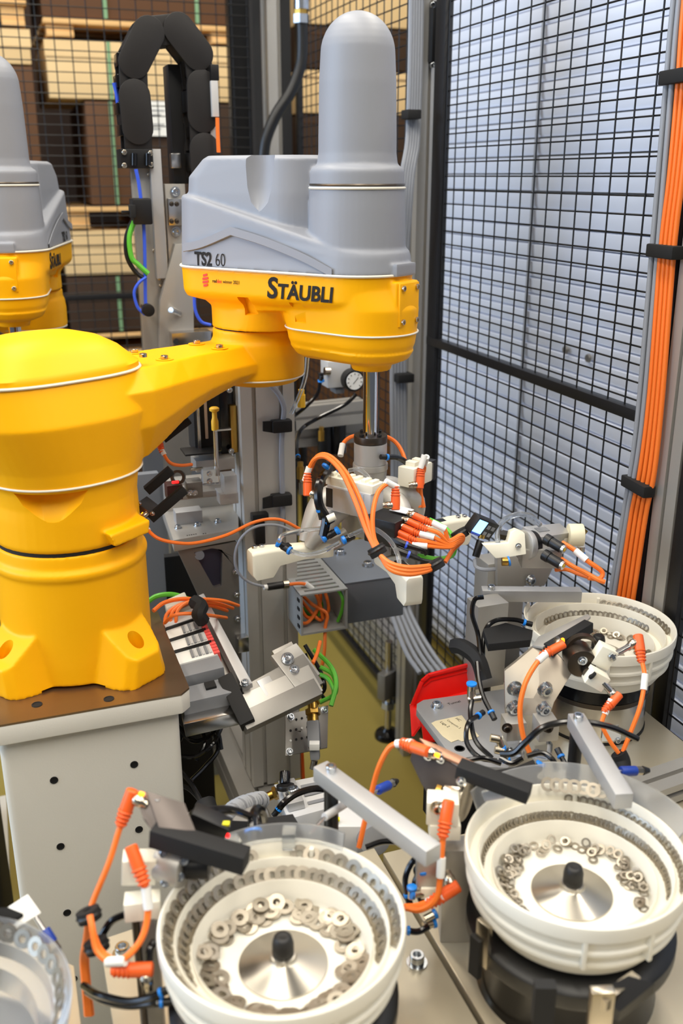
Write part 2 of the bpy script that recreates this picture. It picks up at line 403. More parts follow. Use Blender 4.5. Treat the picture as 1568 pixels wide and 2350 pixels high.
# ------------------------------------------------------------------ SCARA robots: meshes once in joint frames, linked for both
L1, L2 = .378, .235
ZB = .895                                     # base plane of the main robot
def rel(z): return z-ZB
def superell(a, b, z, n=2.6, k=48, cx=0, cy=0):
    out = []
    for i in range(k):
        t = 2*PI*i/k; c, s = math.cos(t), math.sin(t)
        out.append(V((cx+a*math.copysign(abs(c)**(2/n), c), cy+b*math.copysign(abs(s)**(2/n), s), z)))
    return out
def hull(rc, rr, fc, fr, z, k=24, w=0.0):
    """plan outline: two rear corner circles (rc, +-w, radius rr) and a front circle, joined by tangents"""
    D = V((fc-rc, -w, 0)); a0 = math.atan2(D.y, D.x)+math.acos((rr-fr)/D.length); out = []
    for i in range(k+1):
        a = -a0+2*a0*i/k; out.append(V((fc+fr*math.cos(a), fr*math.sin(a), z)))
    for sg in (1, -1):
        for i in range(k//2+1):
            a = a0+(PI-a0)*i/(k//2) if sg > 0 else PI+(PI-a0)*i/(k//2)
            out.append(V((rc+rr*math.cos(a)+(-1e-4 if (w == 0 and sg < 0 and i == 0) else 0), sg*w+rr*math.sin(a), z)))
    return out
# ---- base (fixed)
mb = MB(); mb.lathe([(.100, 0), (.111, .004), (.111, .165), (.114, .171), (.114, .178), (.108, .184), (.106, .203)], n=64)
for k in (0, 2, 3):
    a = math.radians(-55+90*k); d = V((math.cos(a), math.sin(a), 0)); s = V((-d.y, d.x, 0))
    rg = []
    for r, w, h in ((.02, .056, .085), (.100, .054, .088), (.122, .050, .070), (.144, .042, .050), (.155, .028, .044)):
        rg.append([d*r-s*w, d*r+s*w, d*r+s*w*.74+UP*h, d*r-s*w*.74+UP*h])
    mb.loft(rg)
cuts = []
for k in range(4):
    a = math.radians(-55+90*k); d = V((math.cos(a), math.sin(a), 0))
    cuts.append(MB().cyl(d*.130-UP*.02, d*.130+UP*.2, .0115, n=20))
cuts.append(MB().box((0, 0, -.012), .5, .5, .0245))
for k in range(4):
    a = math.radians(-10+90*k); d = V((math.cos(a), math.sin(a), 0))
    cuts.append(MB().box(d*.13, .1, .09, .008, d))
base_me = voxel(mb, 'base', .0025, 3, cuts)
base_me.materials.append(YEL)
SCOOP = -128
# ---- rotating shoulder and upper arm (J1 frame, x along the arm)
def arm_section(x, w, zt, zb_, t=.70, b=.72, cr=.028):
    c = zt-cr
    return [V((x, -w*t, zt)), V((x, w*t, zt)), V((x, w, c)), V((x, w*.98, (c+zb_)/2)), V((x, w*b, zb_)), V((x, -w*b, zb_)), V((x, -w*.98, (c+zb_)/2)), V((x, -w, c))]
mb = MB()
mb.loft([superell(.104, .104, .208, 2), superell(.1065, .1065, .213, 2), superell(.106, .106, .25, 2), superell(.104, .104, .27, 2.1), superell(.106, .105, .295, 2.2), superell(.112, .108, .303, 2.2),
         superell(.117, .108, .325, 2.4), superell(.139, .117, .392, 2.6, cx=-.010), superell(.134, .095, .446, 2.7, cx=-.014)])
mb.loft([[V((.004, -.125, .212)), V((.070, -.110, .212)), V((.070, -.06, .212)), V((.004, -.06, .212))], [V((-.004, -.125, .232)), V((.074, -.108, .232)), V((.074, -.05, .236)), V((-.012, -.05, .236))]])
rs = []
for x, w, zt, zb_ in ((.02, .10, .446, .31), (.10, .102, .446, .315), (.135, .092, .446, .33), (.18, .078, .446, .352), (.23, .068, .447, .372), (.29, .062, .448, .388), (.345, .060, .449, .392), (.385, .05, .449, .394)):
    rs.append(arm_section(x, w, zt, zb_))
mb.loft(rs)
mb.lathe([(.050, .376), (.066, .380), (.078, .392), (.079, .43), (.077, .448), (.0735, .455), (.0735, .470)], (L1, 0, 0), n=48)
sd_ = math.radians(SCOOP); sc_ = V((math.cos(sd_), math.sin(sd_), 0))*.136
acut = [MB().lathe([(.0005, .232), (.024, .250), (.054, .280), (.064, .298)], sc_, UP, 40)]
arm_me = voxel(mb, 'upper_arm', .0024, 3, acut); arm_me.materials.append(YEL)
mb = MB(); mb.loft([superell(.134, .095, .4475, 2.7, cx=-.014), superell(.134, .095, .4555, 2.7, cx=-.014), superell(.128, .090, .4600, 2.7, cx=-.014), superell(.110, .076, .478, 2.6, cx=-.016), superell(.086, .058, .492, 2.5, cx=-.018), superell(.056, .036, .4995, 2.3, cx=-.018), superell(.02, .013, .502, 2, cx=-.018)])
cov_me = mb.mesh('shoulder_cover', sharp=50); cov_me.materials.append(YEL)
mb = MB(); mb.ringlathe([(0, 0)], n=3)
def seam_loop(pts, r):
    m = MB(); pts = pts+[pts[0]]; m.tube(pts, r, 6, 0, False); return m
s1_me = seam_loop(superell(.1355, .0965, .447, 2.7, cx=-.014), .0022).mesh('seam'); s1_me.materials.append(SEAM)
s2_me = seam_loop(superell(.1130, .1090, .304, 2.2), .0018).mesh('seam'); s2_me.materials.append(SEAM)
s3_me = seam_loop([V((L1+.0765*math.cos(2*PI*i/40), .0765*math.sin(2*PI*i/40), .390)) for i in range(40)], .0016).mesh('seam'); s3_me.materials.append(SEAM)
b_me = MB().bolt((0, 0, 0), UP, .0058, .005).mesh('bolt'); b_me.materials.append(NICK)
rec_me = MB().lathe([(.013, 0), (.0135, .0012), (.009, .0016), (.0088, .0008)], n=24).mesh('bolt_pocket'); rec_me.materials.append(YEL)
# ---- forearm (J2 frame, x towards the quill; z measured from the base plane)
RC, RR, FC, FR, RW = -.045, .058, .235, .0785, .040
DC = .206; FH = .212
def H(z, g=0.0, rr=RR, fr=FR, rc=RC, fc=.212): return hull(rc, rr+g, fc, fr+g, z, w=RW)
zs = .569
mb = MB()
mb.loft([hull(.0, .0735, .02, .0730, .472), hull(.0, .0735, .03, .0725, .506), hull(-.008, .080, .19, .060, .516), hull(-.045, .055, .212, .070, .522, w=.036), H(.5275, -.003), H(.532, -.001), H(.560, 0), H(zs, .001)])
mb.loft([hull(.150, .0560, .235, .0600, .452), hull(.150, .062, FC, .0660, .466), hull(.150, .065, FC, .0685, .484), hull(.140, .067, FC, .0705, .52), H(.555, -.002)])
mb.loft([hull(.145, .035, FC, .040, .436), hull(.150, .050, FC, .057, .443), hull(.150, .0590, FC, .0645, .455)])
mb.cyl((FC, 0, .425), (FC, 0, .45), .030, .036, 32)
mb.box((.287, 0, .526), .024, .056, .070)              # boss carrying the end plate
ncut = []
for sg in (-1, 1):
    for xx, zz in ((.052, .512), (.150, .507)):
        ncut.append(MB().box((xx, sg*.084, zz), .022, .034, .034, V((1, -sg*.06, 0)), V((0, sg*.35, 1))))
fa_me = voxel(mb, 'forearm_housing', .0025, 3, ncut); fa_me.materials.append(YEL)
fs_me = seam_loop(H(zs+.0005, .002), .0022).mesh('seam'); fs_me.materials.append(SEAM)
fs2_me = seam_loop(hull(.150, .0665, FC, .0698, .484), .0015).mesh('seam'); fs2_me.materials.append(SEAM)
pl_me = MB().box((0, 0, 0), .004, .050, .062).mesh('end_plate', bevel=.0015); pl_me.materials.append(YEL)
# grey cover: sloping lower shell, rear block with scoop, motor cylinder and tall dome
def slope(z_r, z_f, g, rr=RR, fr=FR):
    o = H(0, g, rr, fr); x0, x1 = RC-RR, FH+FR
    for p in o:
        t = min(1, max(0, (p.x-x0)/(x1-x0))); t = t*t*(3-2*t)
        p.z = z_r+(z_f-z_r)*t
    return o
mb = MB()
mb.loft([H(zs+.001, 0), H(zs+.006, .000), slope(.632, .594, -.003), slope(.676, .600, -.005), slope(.679, .603, -.009), slope(.681, .604, -.045)])
mb.loft([hull(-.045, .044, .09, .066, .60, w=.040), hull(-.045, .042, .09, .064, .680, w=.040), hull(-.045, .040, .09, .062, .704, w=.040), hull(-.020, .036, .09, .060, .730, w=.038), hull(-.018, .030, .085, .052, .735, w=.036)])
mb.lathe([(.074, .58), (.0725, .62), (.0710, .66), (.0692, .690), (.0688, .712), (.0670, .716), (.0590, .721), (.0570, .735)], (DC, 0, 0), n=48)
dome = [(.0572, .70), (.0565, .76), (.0550, .83), (.0528, .866)]
for i in range(1, 10):
    a = PI/2*i/9; dome.append((max(.0005, 0.0528*math.cos(a)), .866+.056*math.sin(a)))
mb.lathe(dome, (DC, 0, 0), n=48)
mb.box((.285, 0, .577), .022, .050, .018)
cut = [MB().lathe([(.001, .652), (.016, .668), (.023, .690), (.027, .72), (.030, .80)], (.074, -.072, 0), n=32)]
gc_me = voxel(mb, 'grey_cover', .0024, 2, cut); gc_me.materials.append(GREY)
ds_me = seam_loop([V((DC+.0697*math.cos(2*PI*i/48), .0697*math.sin(2*PI*i/48), .689)) for i in range(48)], .0020).mesh('seam'); ds_me.materials.append(SEAM)
dg_me = seam_loop([V((DC+.0688*math.cos(2*PI*i/48), .0688*math.sin(2*PI*i/48), .6935)) for i in range(48)], .0018).mesh('joint_gap'); dg_me.materials.append(DST)
gap_me = MB().lathe([(.070, .468), (.070, .4745)], n=40).mesh('joint_gap'); gap_me.materials.append(BLKM)
gap1_me = MB().lathe([(.1035, .200), (.1035, .210)], n=48).mesh('joint_gap'); gap1_me.materials.append(BLKM)
q_me = MB().cyl((FC, 0, .31), (FC, 0, .44), .0125, n=28).mesh('quill'); q_me.materials.append(CHROME)
m = MB()
for k in range(3):
    a = 2*PI*k/3-1.9; d = V((math.cos(a), math.sin(a), 0)); m.bar(V((FC, 0, .325))+d*.0118, V((FC, 0, .425))+d*.0118, .0035, .0025, d)
qg_me = m.mesh('spline_groove'); qg_me.materials.append(DST)
# side decoration: straight tangent plane of the side between rear and front circle
AF = math.atan2(-RW, FH-RC)+math.acos((RR-FR)/math.hypot(FH-RC, RW))
def side_pt(s, z, off=0.0, sgn=-1):
    """point on the flat flank, s metres forward of the rear tangent point"""
    n = V((math.cos(AF), sgn*math.sin(AF), 0)); t = V((math.sin(AF), -sgn*math.cos(AF), 0))
    return V((RC, sgn*RW, z))+n*(RR+off)+t*s
def stripe(sgn):
    m = MB()
    for pts, w in (([(-.02, .604), (.02, .612), (.078, .632)], .012), ([(.078, .632), (.14, .619), (.21, .599), (.262, .579)], .012)):
        a = []; b = []
        up = catmull([V((s, z, 0)) for s, z in pts], 6)
        m.grid([[side_pt(p.x, p.y+.0, .0005, sgn), side_pt(p.x, p.y+.001, .0028, sgn), side_pt(p.x, p.y-w+.001, .0028, sgn), side_pt(p.x, p.y-w, .0005, sgn)] for p in up])
    return m
def make_robot(label, loc, a1, a2, zoff=0.0):
    t = thing('scara_robot', label, 'robot', loc)
    R1 = Matrix.Rotation(a1, 3, 'Z'); R2 = Matrix.Rotation(a2, 3, 'Z')
    O = V((0, 0, 0)); J = R1 @ V((L1, 0, 0))
    inst('base', base_me, t, O); inst('joint_gap', gap1_me, t, O)
    ar = inst('upper_arm', arm_me, t, O, R1)
    for me in (s1_me, s2_me, s3_me): inst('seam', me, ar, O)
    inst('shoulder_cover', cov_me, ar, O)
    for p in ((.116, -.055, .458), (.163, -.040, .4475), (.275, -.030, .4495), (.163, .040, .4475), (.275, .030, .4495)):
        inst('bolt', b_me, ar, V(p))
        if p[2] < .455: inst('bolt_pocket', rec_me, ar, V(p)-UP*.0015)
    inst('joint_gap', gap_me, t, J)
    fa = inst('forearm_housing', fa_me, t, J, R2)
    inst('seam', fs_me, fa, O); inst('seam', fs2_me, fa, O)
    ep = inst('end_plate', pl_me, fa, V((.3005, 0, .528)))
    for sy in (-1, 1):
        for sz in (-1, 1):
            bo = inst('bolt', b_me, ep, V((.002, sy*.018, sz*.024)), V((1, 0, 0)).to_track_quat('Z', 'Y').to_matrix()); bo.scale = (.72,)*3
    gc = inst('grey_cover', gc_me, t, J, R2)
    inst('seam', ds_me, gc, O); inst('joint_gap', dg_me, gc, O)
    for sgn in (-1, 1):
        me = stripe(sgn).mesh('side_crease'); me.materials.append(GREY); inst('side_crease', me, gc, O)
    inst('quill', q_me, t, J, R2); inst('spline_groove', qg_me, t, J, R2)
    for sgn in (-1, 1):
        tdir = V((math.sin(AF), -sgn*math.cos(AF), 0))
        xd = tdir if sgn < 0 else -tdir
        Wf = wmat(fa)
        def put(txt, size, s, z, mat, par, name='lettering', **k):
            o = Wf @ side_pt(s, z, k.pop('o', .0004), sgn)
            return text_on(txt, size, o, (Wf.to_3x3() @ xd), UP, mat, par, name, **k)
        put('S', .043, .142 if sgn < 0 else .262, .532, INK, fa, 'logo_lettering', off=.0011, shear=.12)
        put('TÄUBLI', .0305, .162 if sgn < 0 else .243, .532, INK, fa, 'logo_lettering', off=.0009, shear=.12, space=1.0)
        put('TS2', .0285, .002 if sgn < 0 else .10, .5735, INK, gc, 'model_lettering', off=.0008, sx=.78, o=.0002)
        put('60', .0285, .043 if sgn < 0 else .058, .5735, INK, gc, 'model_lettering', off=-.0004, sx=.74, o=.0002)
        if sgn > 0: continue
        put('red', .0078, .036, .548, INK, fa, 'award_lettering', sx=.85, o=.0004)
        put('dot', .0078, .0455, .548, M('print_red', (226, 60, 40), .6), fa, 'award_lettering', sx=.85, o=.0004)
        put('winner 2021', .0078, .057, .548, INK, fa, 'award_lettering', sx=.85, off=-.0001, o=.0004)
        g = lambda s: s+.010
        m = MB()
        for k in range(4):
            zz = .5405+k*.0052; w = (.0042, .0058, .0058, .0042)[k]
            c = [side_pt(g(.012)-w, zz, .0004, sgn), side_pt(g(.012)+w, zz+.002, .0004, sgn), side_pt(g(.012)+w, zz+.0052, .0004, sgn), side_pt(g(.012)-w, zz+.0032, .0004, sgn)]
            m.poly(c, (0, sgn*.0004, 0))
        me = m.mesh('award_emblem'); me.materials.append(M('print_red', (226, 60, 40), .6)); inst('award_emblem', me, fa, O)
    return t
RB = P(185, 1500, 1.5); RB.z = ZB
J2 = P(590, 762, 1.6)
a1 = math.atan2(J2.y-RB.y, J2.x-RB.x)
a2 = math.atan2(-.838, .545)
make_robot('yellow and grey robot arm in the foreground with the round three-armed gripper', RB, a1, a2)
QX, QY = J2.x+L2*math.cos(a2), J2.y+L2*math.sin(a2)
QB = P(30, 720, 1.90); a2b = math.atan2(-.985, -.17)
J2B = V((QB.x-L2*math.cos(a2b), QB.y-L2*math.sin(a2b), 0)); a1b = math.radians(12)
RBB = V((J2B.x-L1*math.cos(a1b), J2B.y-L1*math.sin(a1b), ZB))
make_robot('second yellow and grey robot cut off by the left edge of the photo', RBB, a1b, a2b)
# ------------------------------------------------------------------ robot pedestals
STEELP = M('bronzed_steel_plate', (150, 128, 102), .32, .9, noise=.25, nscale=7, stretch=(.3, 3, 1), bump=.03, bscale=90)
def pedestal(label, c, seen=True):
    t = thing('robot_pedestal', label, 'pedestal', (c.x, c.y, 0))
    w, d = .1395, .152; ch = .014
    o = [V((c.x-w, c.y-d, 0)), V((c.x+w-ch, c.y-d, 0)), V((c.x+w, c.y-d+ch, 0)), V((c.x+w, c.y+d-ch, 0)), V((c.x+w-ch, c.y+d, 0)), V((c.x-w, c.y+d, 0))]
    MB().loft([[p+UP*(ZB-.033) for p in o], [p+UP*(ZB-.003) for p in o]]).build('top_slab', PGREY, t, bevel=.002)
    MB().loft([[p+UP*(ZB-.003) for p in o], [p+UP*ZB for p in o]]).build('ground_face', STEELP, t)
    w2, d2 = .126, .137
    MB().box((c.x-.003, c.y, (ZB-.033)/2+.01), 2*w2, 2*d2, ZB-.033-.02).build('column', PGREY, t, bevel=.012, seg=4)
    MB().box((c.x, c.y, .01), .36, .38, .02).build('foot_plate', PGREY, t, bevel=.002)
    for q in range(2):
        for k in range(6):
            p = atY((124, 308)[q]+(15, 11)[q]*k, (1790, 1754)[q]+(152, 149)[q]*k, c.y-d2)
            p = V((c.x+p.x-PCX, p.y-.0003, p.z))
            if p.z > .05: MB().lathe([(.0058, 0), (.0058, .0008), (.0044, .001), (.004, -.004)], p, -YA, 16).build('threaded_hole', BLKM, t)
    return t
PCX = RB.x
pd = pedestal('grey robot pedestal with steel top and rows of threaded holes', V((RB.x, 1.378, 0)))
for px, py in ((85, 1617), (250, 1604)):
    p = atZ(px, py, ZB); m = MB(); m.lathe([(.0075, 0), (.0075, .0006), (.0062, .0008), (.0058, -.001)], p+UP*.0002, UP, 18); m.build('threaded_hole', BLKM, pd)
pedestal('grey pedestal of the second robot outside the left edge', V((RBB.x, RBB.y, 0)))
# ------------------------------------------------------------------ shared builders for cables, plugs, fittings, patches
class Patch:
    """a flat quadrilateral in space with its own u, v, height coordinates"""
    def __init__(s, tl, tr, br, bl):
        s.c = [V(p) for p in (tl, tr, br, bl)]
        s.n = (s.c[1]-s.c[0]).cross(s.c[3]-s.c[0]).normalized()
        if s.n.z < 0: s.n = -s.n
    def pt(s, u, v, h=0):
        a = s.c[0].lerp(s.c[1], u); b = s.c[3].lerp(s.c[2], u); return a.lerp(b, v)+s.n*h
    def box(s, mb, u0, u1, v0, v1, h0, h1):
        return mb.loft([[s.pt(u0, v0, h), s.pt(u1, v0, h), s.pt(u1, v1, h), s.pt(u0, v1, h)] for h in (h0, h1)])
def PP(*t): return [P(*p) for p in t]
def cable(label, pts, r, mat, name='cable', cat='cable', group=None, parent=None, n=8):
    o = MB().tube(pts, r, n, 6).build(name, mat, parent)
    if parent is None: tag(o, label, cat, group)
    return o
def plug(root, p, nd, cd, s=1.0, mat=None, nut=True, lit=False):
    """angled sensor plug at p: coupling nut towards nd, ribbed body towards cd (cable side)"""
    nd, cd = V(nd).normalized(), V(cd).normalized(); p = V(p)
    m = MB(); x, y, z = frame(cd, nd)
    rg = []
    for h, a in ((-.006, .0042), (-.005, .0056), (.010, .0058), (.016, .0050), (.026, .0036)):
        rg.append([p+z*h*s+x*a*s*math.cos(t)*1.0+y*a*s*math.sin(t)*.9 for t in [2*PI*i/12 for i in range(12)]])
    m.loft(rg)
    b = m.build('plug', mat or ORGD, root, sharp=50)
    m = MB()
    for k in range(4):
        h = (.012+.0035*k)*s; m.ringlathe([(.0058*s-.0004*k, h), (.0064*s-.0005*k, h+.0008*s), (.0058*s-.0004*k, h+.0016*s)], p, cd, 12)
    m.build('grip_rib', mat or ORGD, b)
    if nut:
        MB().lathe([(.0040*s, .003*s), (.0052*s, .0045*s), (.0052*s, .011*s), (.0044*s, .012*s), (.0040*s, .016*s)], p, nd, 12).build('coupling_nut', NICK, root)
        if lit: MB().cyl(p+nd*.006*s+cd*-.0052*s, p+nd*.010*s-cd*.0058*s, .0022*s, n=8).build('status_light', M('amber_light', (255, 150, 30), .4, emit=(255, 120, 8), estr=5), root)
    return b
def sleeve(root, pts, k, r, L=.022, mat=None):
    q = catmull(pts, 6); i = min(len(q)-2, max(0, int(k*(len(q)-1)))); d = (q[i+1]-q[i]).normalized()
    MB().cyl(q[i]-d*L/2, q[i]+d*L/2, r*1.45, n=10).build('marker_sleeve', mat or PAPER, root)
def sensor_cable(label, pts, ends=(), r=.0026, mat=None, sleeves=(), group=None, s=1.0, name='sensor_cable'):
    """ends: list of (0 or -1, nut direction, lit)"""
    pts = [V(p) for p in pts]
    t = thing(name, label, 'cable', pts[0], group=group)
    q = list(pts)
    for e, nd, lit in ends:
        i = 0 if e == 0 else len(pts)-1
        j = 1 if e == 0 else len(pts)-2
        cd = (pts[j]-pts[i]).normalized()
        plug(t, pts[i], nd, cd, s, lit=lit)
        q[i] = pts[i]+cd*.018*s
    MB().tube(q, r, 8, 6).build('cable', mat or ORG, t)
    for k in sleeves: sleeve(t, q, k, r)
    return t
def push_fit(mb_body, mb_ring, p, d, r=.0042, L=.014):
    p = V(p); d = V(d).normalized()
    mb_body.cyl(p, p+d*L*.72, r, n=12); mb_ring.lathe([(r*1.0, L*.70), (r*1.25, L*.74), (r*1.25, L*.95), (r*.7, L)], p, d, 12)
def fit(root, p, d, r=.0042, L=.014, mat=None):
    a, b = MB(), MB(); push_fit(a, b, p, d, r, L)
    o = a.build('push_in_fitting', mat or BLK, root); b.build('release_ring', BLUR, o); return o
def hose(label, pts, r=.003, mat=None, fits=(), group=None, name='air_hose', fr=.0042, fmat=None):
    pts = [V(p) for p in pts]; t = thing(name, label, 'hose', pts[0], group=group)
    MB().tube(pts, r, 8, 6).build('tube', mat or BLKG, t)
    for e in fits:
        i, j = (0, 1) if e == 0 else (-1, -2)
        d = (pts[j]-pts[i]).normalized(); fit(t, pts[i]-d*.008, d, fr, .014, fmat)
    return t
def bolts(root, ps, n, r=.004, mat=None, washer=True):
    for p in ps:
        m = MB().bolt(V(p), n, r)
        if washer: m.lathe([(r*1.35, 0), (r*1.35, r*.22)], V(p), V(n), 14)
        m.build('bolt', mat or ZINC, root)
def plate_hole(outer, inner, th, N=40):
    """flat plate with one opening: both outlines resampled and joined"""
    def res(pts):
        pts = [V(p) for p in pts]; pts = pts+[pts[0]]; ls = [(pts[i+1]-pts[i]).length for i in range(len(pts)-1)]; T = sum(ls); out = []
        for k in range(N):
            t = T*k/N; i = 0
            while t > ls[i] and i < len(ls)-1: t -= ls[i]; i += 1
            out.append(pts[i].lerp(pts[i+1], min(1, t/ls[i])))
        return out
    o, i = res(outer), res(inner); th = V(th); m = MB()
    m.loft([o, i, [p+th for p in i], [p+th for p in o], o], False, False); return m
# ------------------------------------------------------------------ machine frame, column
YC = 1.65
xl, xr = atY(563, 1200, YC).x, atY(682, 1200, YC).x
cw = xr-xl
profile_post('wide slotted aluminium column under the yellow elbow', ((xl+xr)/2, YC+.05), cw, .09, .40, 1.47, slots=2, mat=ALUC, name='machine_column')
def beam(label, p0, p1, w, h, name='frame_beam', mat=ALU):
    p0, p1 = V(p0), V(p1); t = thing(name, label, 'beam', (p0+p1)/2-UP*h/2); z = p1-p0; x = z.cross(UP).normalized(); u = x.cross(z).normalized(); g, dp = .008, .008
    def side(L): return [(-L/2, 0), (-g/2, 0), (-g/2, dp), (g/2, dp), (g/2, 0)]
    o = []
    for L, D, a, b in ((w, h, x, u), (h, w, u, -x), (w, h, -x, -u), (h, w, -u, x)):
        for s, q in side(L): o.append(a*s+b*(-D/2+q))
    MB().loft([[p0+q for q in o], [p1+q for q in o]]).build('extrusion', mat, t, sharp=30)
    for p, s in ((p0, -1), (p1, 1)): MB().loft([[p+q*.99 for q in o], [p+q*.99+z.normalized()*s*.003 for q in o]]).build('end_cap', BLK, t)
    return t
zc = (xl+xr)/2
beam('aluminium frame beam running towards the viewer beneath the column', (zc-.045, .95, .355), (zc-.045, 2.3, .355), .08, .08)
beam('aluminium cross beam at the foot of the column', (zc-.5, 1.70, .27), (.62, 1.70, .27), .08, .08)
beam('aluminium frame beam along the foot of the mesh fence', (1.068, 1.45, .22), (1.068, 3.1, .22), .08, .10)
beam('second aluminium beam on the floor under the mesh fence', (1.10, 1.45, .10), (1.10, 3.1, .10), .045, .09)
# levelling foot
pf = atZ(890, 1690, .0); pf = V((pf.x, pf.y, 0))
t = thing('levelling_foot', 'black round levelling foot on a threaded rod on the olive floor', 'machine foot', pf)
MB().lathe([(.040, 0), (.0405, .008), (.036, .016), (.018, .022), (.013, .030)], pf, UP, 32).build('foot_disc', BLKG, t)
MB().cyl(pf+UP*.02, pf+UP*.32, .011, n=16).build('threaded_rod', STEEL, t)
MB().lathe([(.021, .10), (.021, .12)], pf, UP, 6).build('lock_nut', ZINC, t)
MB().box(pf+V((.0, -.005, .185)), .075, .03, .085, V((1, .5, 0))).build('foot_bracket', ALUD, t, bevel=.003)
bolts(t, (pf+V((.03, -.02, .20)), pf+V((.03, -.02, .17))), (-.3, -1, 0), .007)
# ------------------------------------------------------------------ back left: vertical axis with the cable chain
YZ = 2.05
def yb(x0, x1, y0, y1, Y, th):           # upright box whose front face covers the photo rectangle on the plane Y
    a = atY(x0, y1, Y); b = atY(x1, y0, Y); a2 = atY(x0, y0, Y); b2 = atY(x1, y1, Y)
    xa, xb = (a.x+a2.x)/2, (b.x+b2.x)/2
    return V(((xa+xb)/2, Y+th/2, (a.z+b.z)/2)), xb-xa, th, b.z-a.z
def upbox(root, name, rect, Y, th, mat, bevel=.0015): return MB().box(*yb(*rect, Y, th)).build(name, mat, root, bevel=bevel)
t = thing('lift_axis', 'upright steel lift axis with bolted plates between the two robots', 'machine axis', atY(380, 1000, YZ))
upbox(t, 'back_plate', (322, 376, 345, 1010, ), YZ, .02, ALU)
upbox(t, 'edge_bar', (352, 378, 342, 640), YZ-.022, .02, ALUB)
upbox(t, 'slide_plate', (386, 432, 422, 700), YZ-.01, .02, ALU)
upbox(t, 'slide_carriage', (387, 428, 455, 518), YZ-.03, .018, STEEL)
upbox(t, 'motor_column', (393, 470, 150, 422), YZ+.03, .06, BLK)
upbox(t, 'motor_clamp', (393, 416, 352, 386), YZ+.012, .018, STEEL)
upbox(t, 'cover_strip', (484, 500, 225, 420), YZ-.03, .012, ALUB)
upbox(t, 'switch_body', (486, 502, 185, 268), YZ-.045, .012, LGREY)
upbox(t, 'switch_head', (484, 503, 148, 184), YZ-.045, .012, BLK)
MB().poly([atY(*p, YZ-.03) for p in ((402, 560), (442, 560), (446, 800), (366, 800), (368, 690))], (0, .02, 0)).build('gusset', ALU, t, bevel=.001)
upbox(t, 'lower_clamp', (395, 486, 760, 800), YZ-.06, .04, STEEL)
upbox(t, 'vertical_rail', (416, 470, 800, 2300), YZ-.01, .03, ALUD)
bolts(t, [atY(*p, YZ-.012) for p in ((402, 440), (404, 532), (409, 650), (414, 738))], -YA, .0075)
bolts(t, [atY(*p, YZ-.032) for p in ((394, 468), (406, 468), (394, 508), (406, 508))], -YA, .0035, DST)
for p in ((341, 400), (347, 402), (353, 575), (358, 578), (365, 640), (368, 655)): bolts(t, [atY(*p, YZ-.001)], -YA, .003, NICK, False)
for p in ((404, 783),): MB().cyl(atY(*p, YZ-.061), atY(*p, YZ-.055), .006, n=14).build('bore', BLKM, t)
MB().cyl(atY(412, 720, YZ-.03), atY(392, 712, YZ-.06), .006, n=12).build('dowel_pin', STEEL, t)
# cable chain: every link its own part
t = thing('cable_chain', 'black cable chain arched over above the second robot', 'cable chain', atY(310, 385, YZ))
def chain_link(p0, p1, w=.030):
    a, b = atY(*p0, YZ), atY(*p1, YZ); ax = (b-a).normalized(); sd = ax.cross(YA)
    def caps(r, y0, y1, e0=0, e1=0):
        pts = []
        for k in range(13): th = PI*k/12; pts.append(b+ax*e1+sd*r*math.cos(th)+ax*r*math.sin(th))
        for k in range(13): th = PI+PI*k/12; pts.append(a-ax*e0+sd*r*math.cos(th)+ax*r*math.sin(th))
        return MB().poly([q+YA*y0 for q in pts], YA*(y1-y0))
    lk = caps(w, -.034, -.026).build('chain_link', CHAIN, t, bevel=.0015)
    caps(w, .026, .034).build('far_plate', CHAIN, lk)
    MB().box((a+b)/2+sd*(w-.004), .007, .06, (b-a).length*.7, sd, ax).build('cross_bar', BLK, lk, bevel=.001)
    MB().box((a+b)/2-sd*(w-.004), .007, .06, (b-a).length*.7, sd, ax).build('cross_bar', BLK, lk, bevel=.001)
def chain_web(p0, p1, w=.027):
    a, b = atY(*p0, YZ), atY(*p1, YZ); ax = (b-a).normalized(); sd = ax.cross(YA)
    lk = MB().box((a+b)/2-YA*.024, w*2, (b-a).length, .008, sd, -YA).build('chain_link', CHAIN, t, bevel=.004)
    MB().box((a+b)/2+YA*.024, w*2, (b-a).length, .008, sd, -YA).build('far_plate', CHAIN, lk)
for a, b in (((304, 222), (311, 296)), ((336, 80), (303, 146)), ((404, 72), (447, 128)), ((456, 200), (458, 270)), ((462, 342), (466, 400))): chain_link(a, b)
for a, b in (((301, 152), (304, 224)), ((332, 78), (404, 70)), ((447, 125), (456, 202)), ((458, 268), (462, 345)), ((311, 295), (314, 345))): chain_web(a, b)
for x_, y0_, y1_ in ((270, 120, 150), (268, 170, 200), (270, 235, 262), (276, 285, 312), (432, 150, 175), (434, 215, 240), (436, 290, 315)):
    upbox(t, 'hinge_tab', (x_, x_+14, y0_, y1_), YZ-.02, .05, BLKG)
upbox(t, 'end_bracket', (277, 352, 342, 386), YZ-.03, .06, BLK)
for p in ((285, 350), (345, 352), (285, 380), (346, 378)): bolts(t, [atY(*p, YZ-.031)], -YA, .005, NICK, False)
for x in (308, 340): MB().cyl(atY(x, 352, YZ-.034), atY(x, 380, YZ-.034), .006, n=10).build('bracket_pin', BLKG, t)
cable('blue tube running down beside the lift axis', [atY(*p, YZ-.05) for p in ((312, 388), (320, 430), (330, 520), (333, 620), (334, 690), (338, 712))], .0035, BLUC, 'air_tube', 'tube')
cable('blue loop of tube hanging at the black knob of the lift axis', [atY(*p, YZ-.06) for p in ((336, 636), (318, 650), (308, 672), (316, 705), (333, 722))], .003, BLUC, 'air_tube', 'tube')
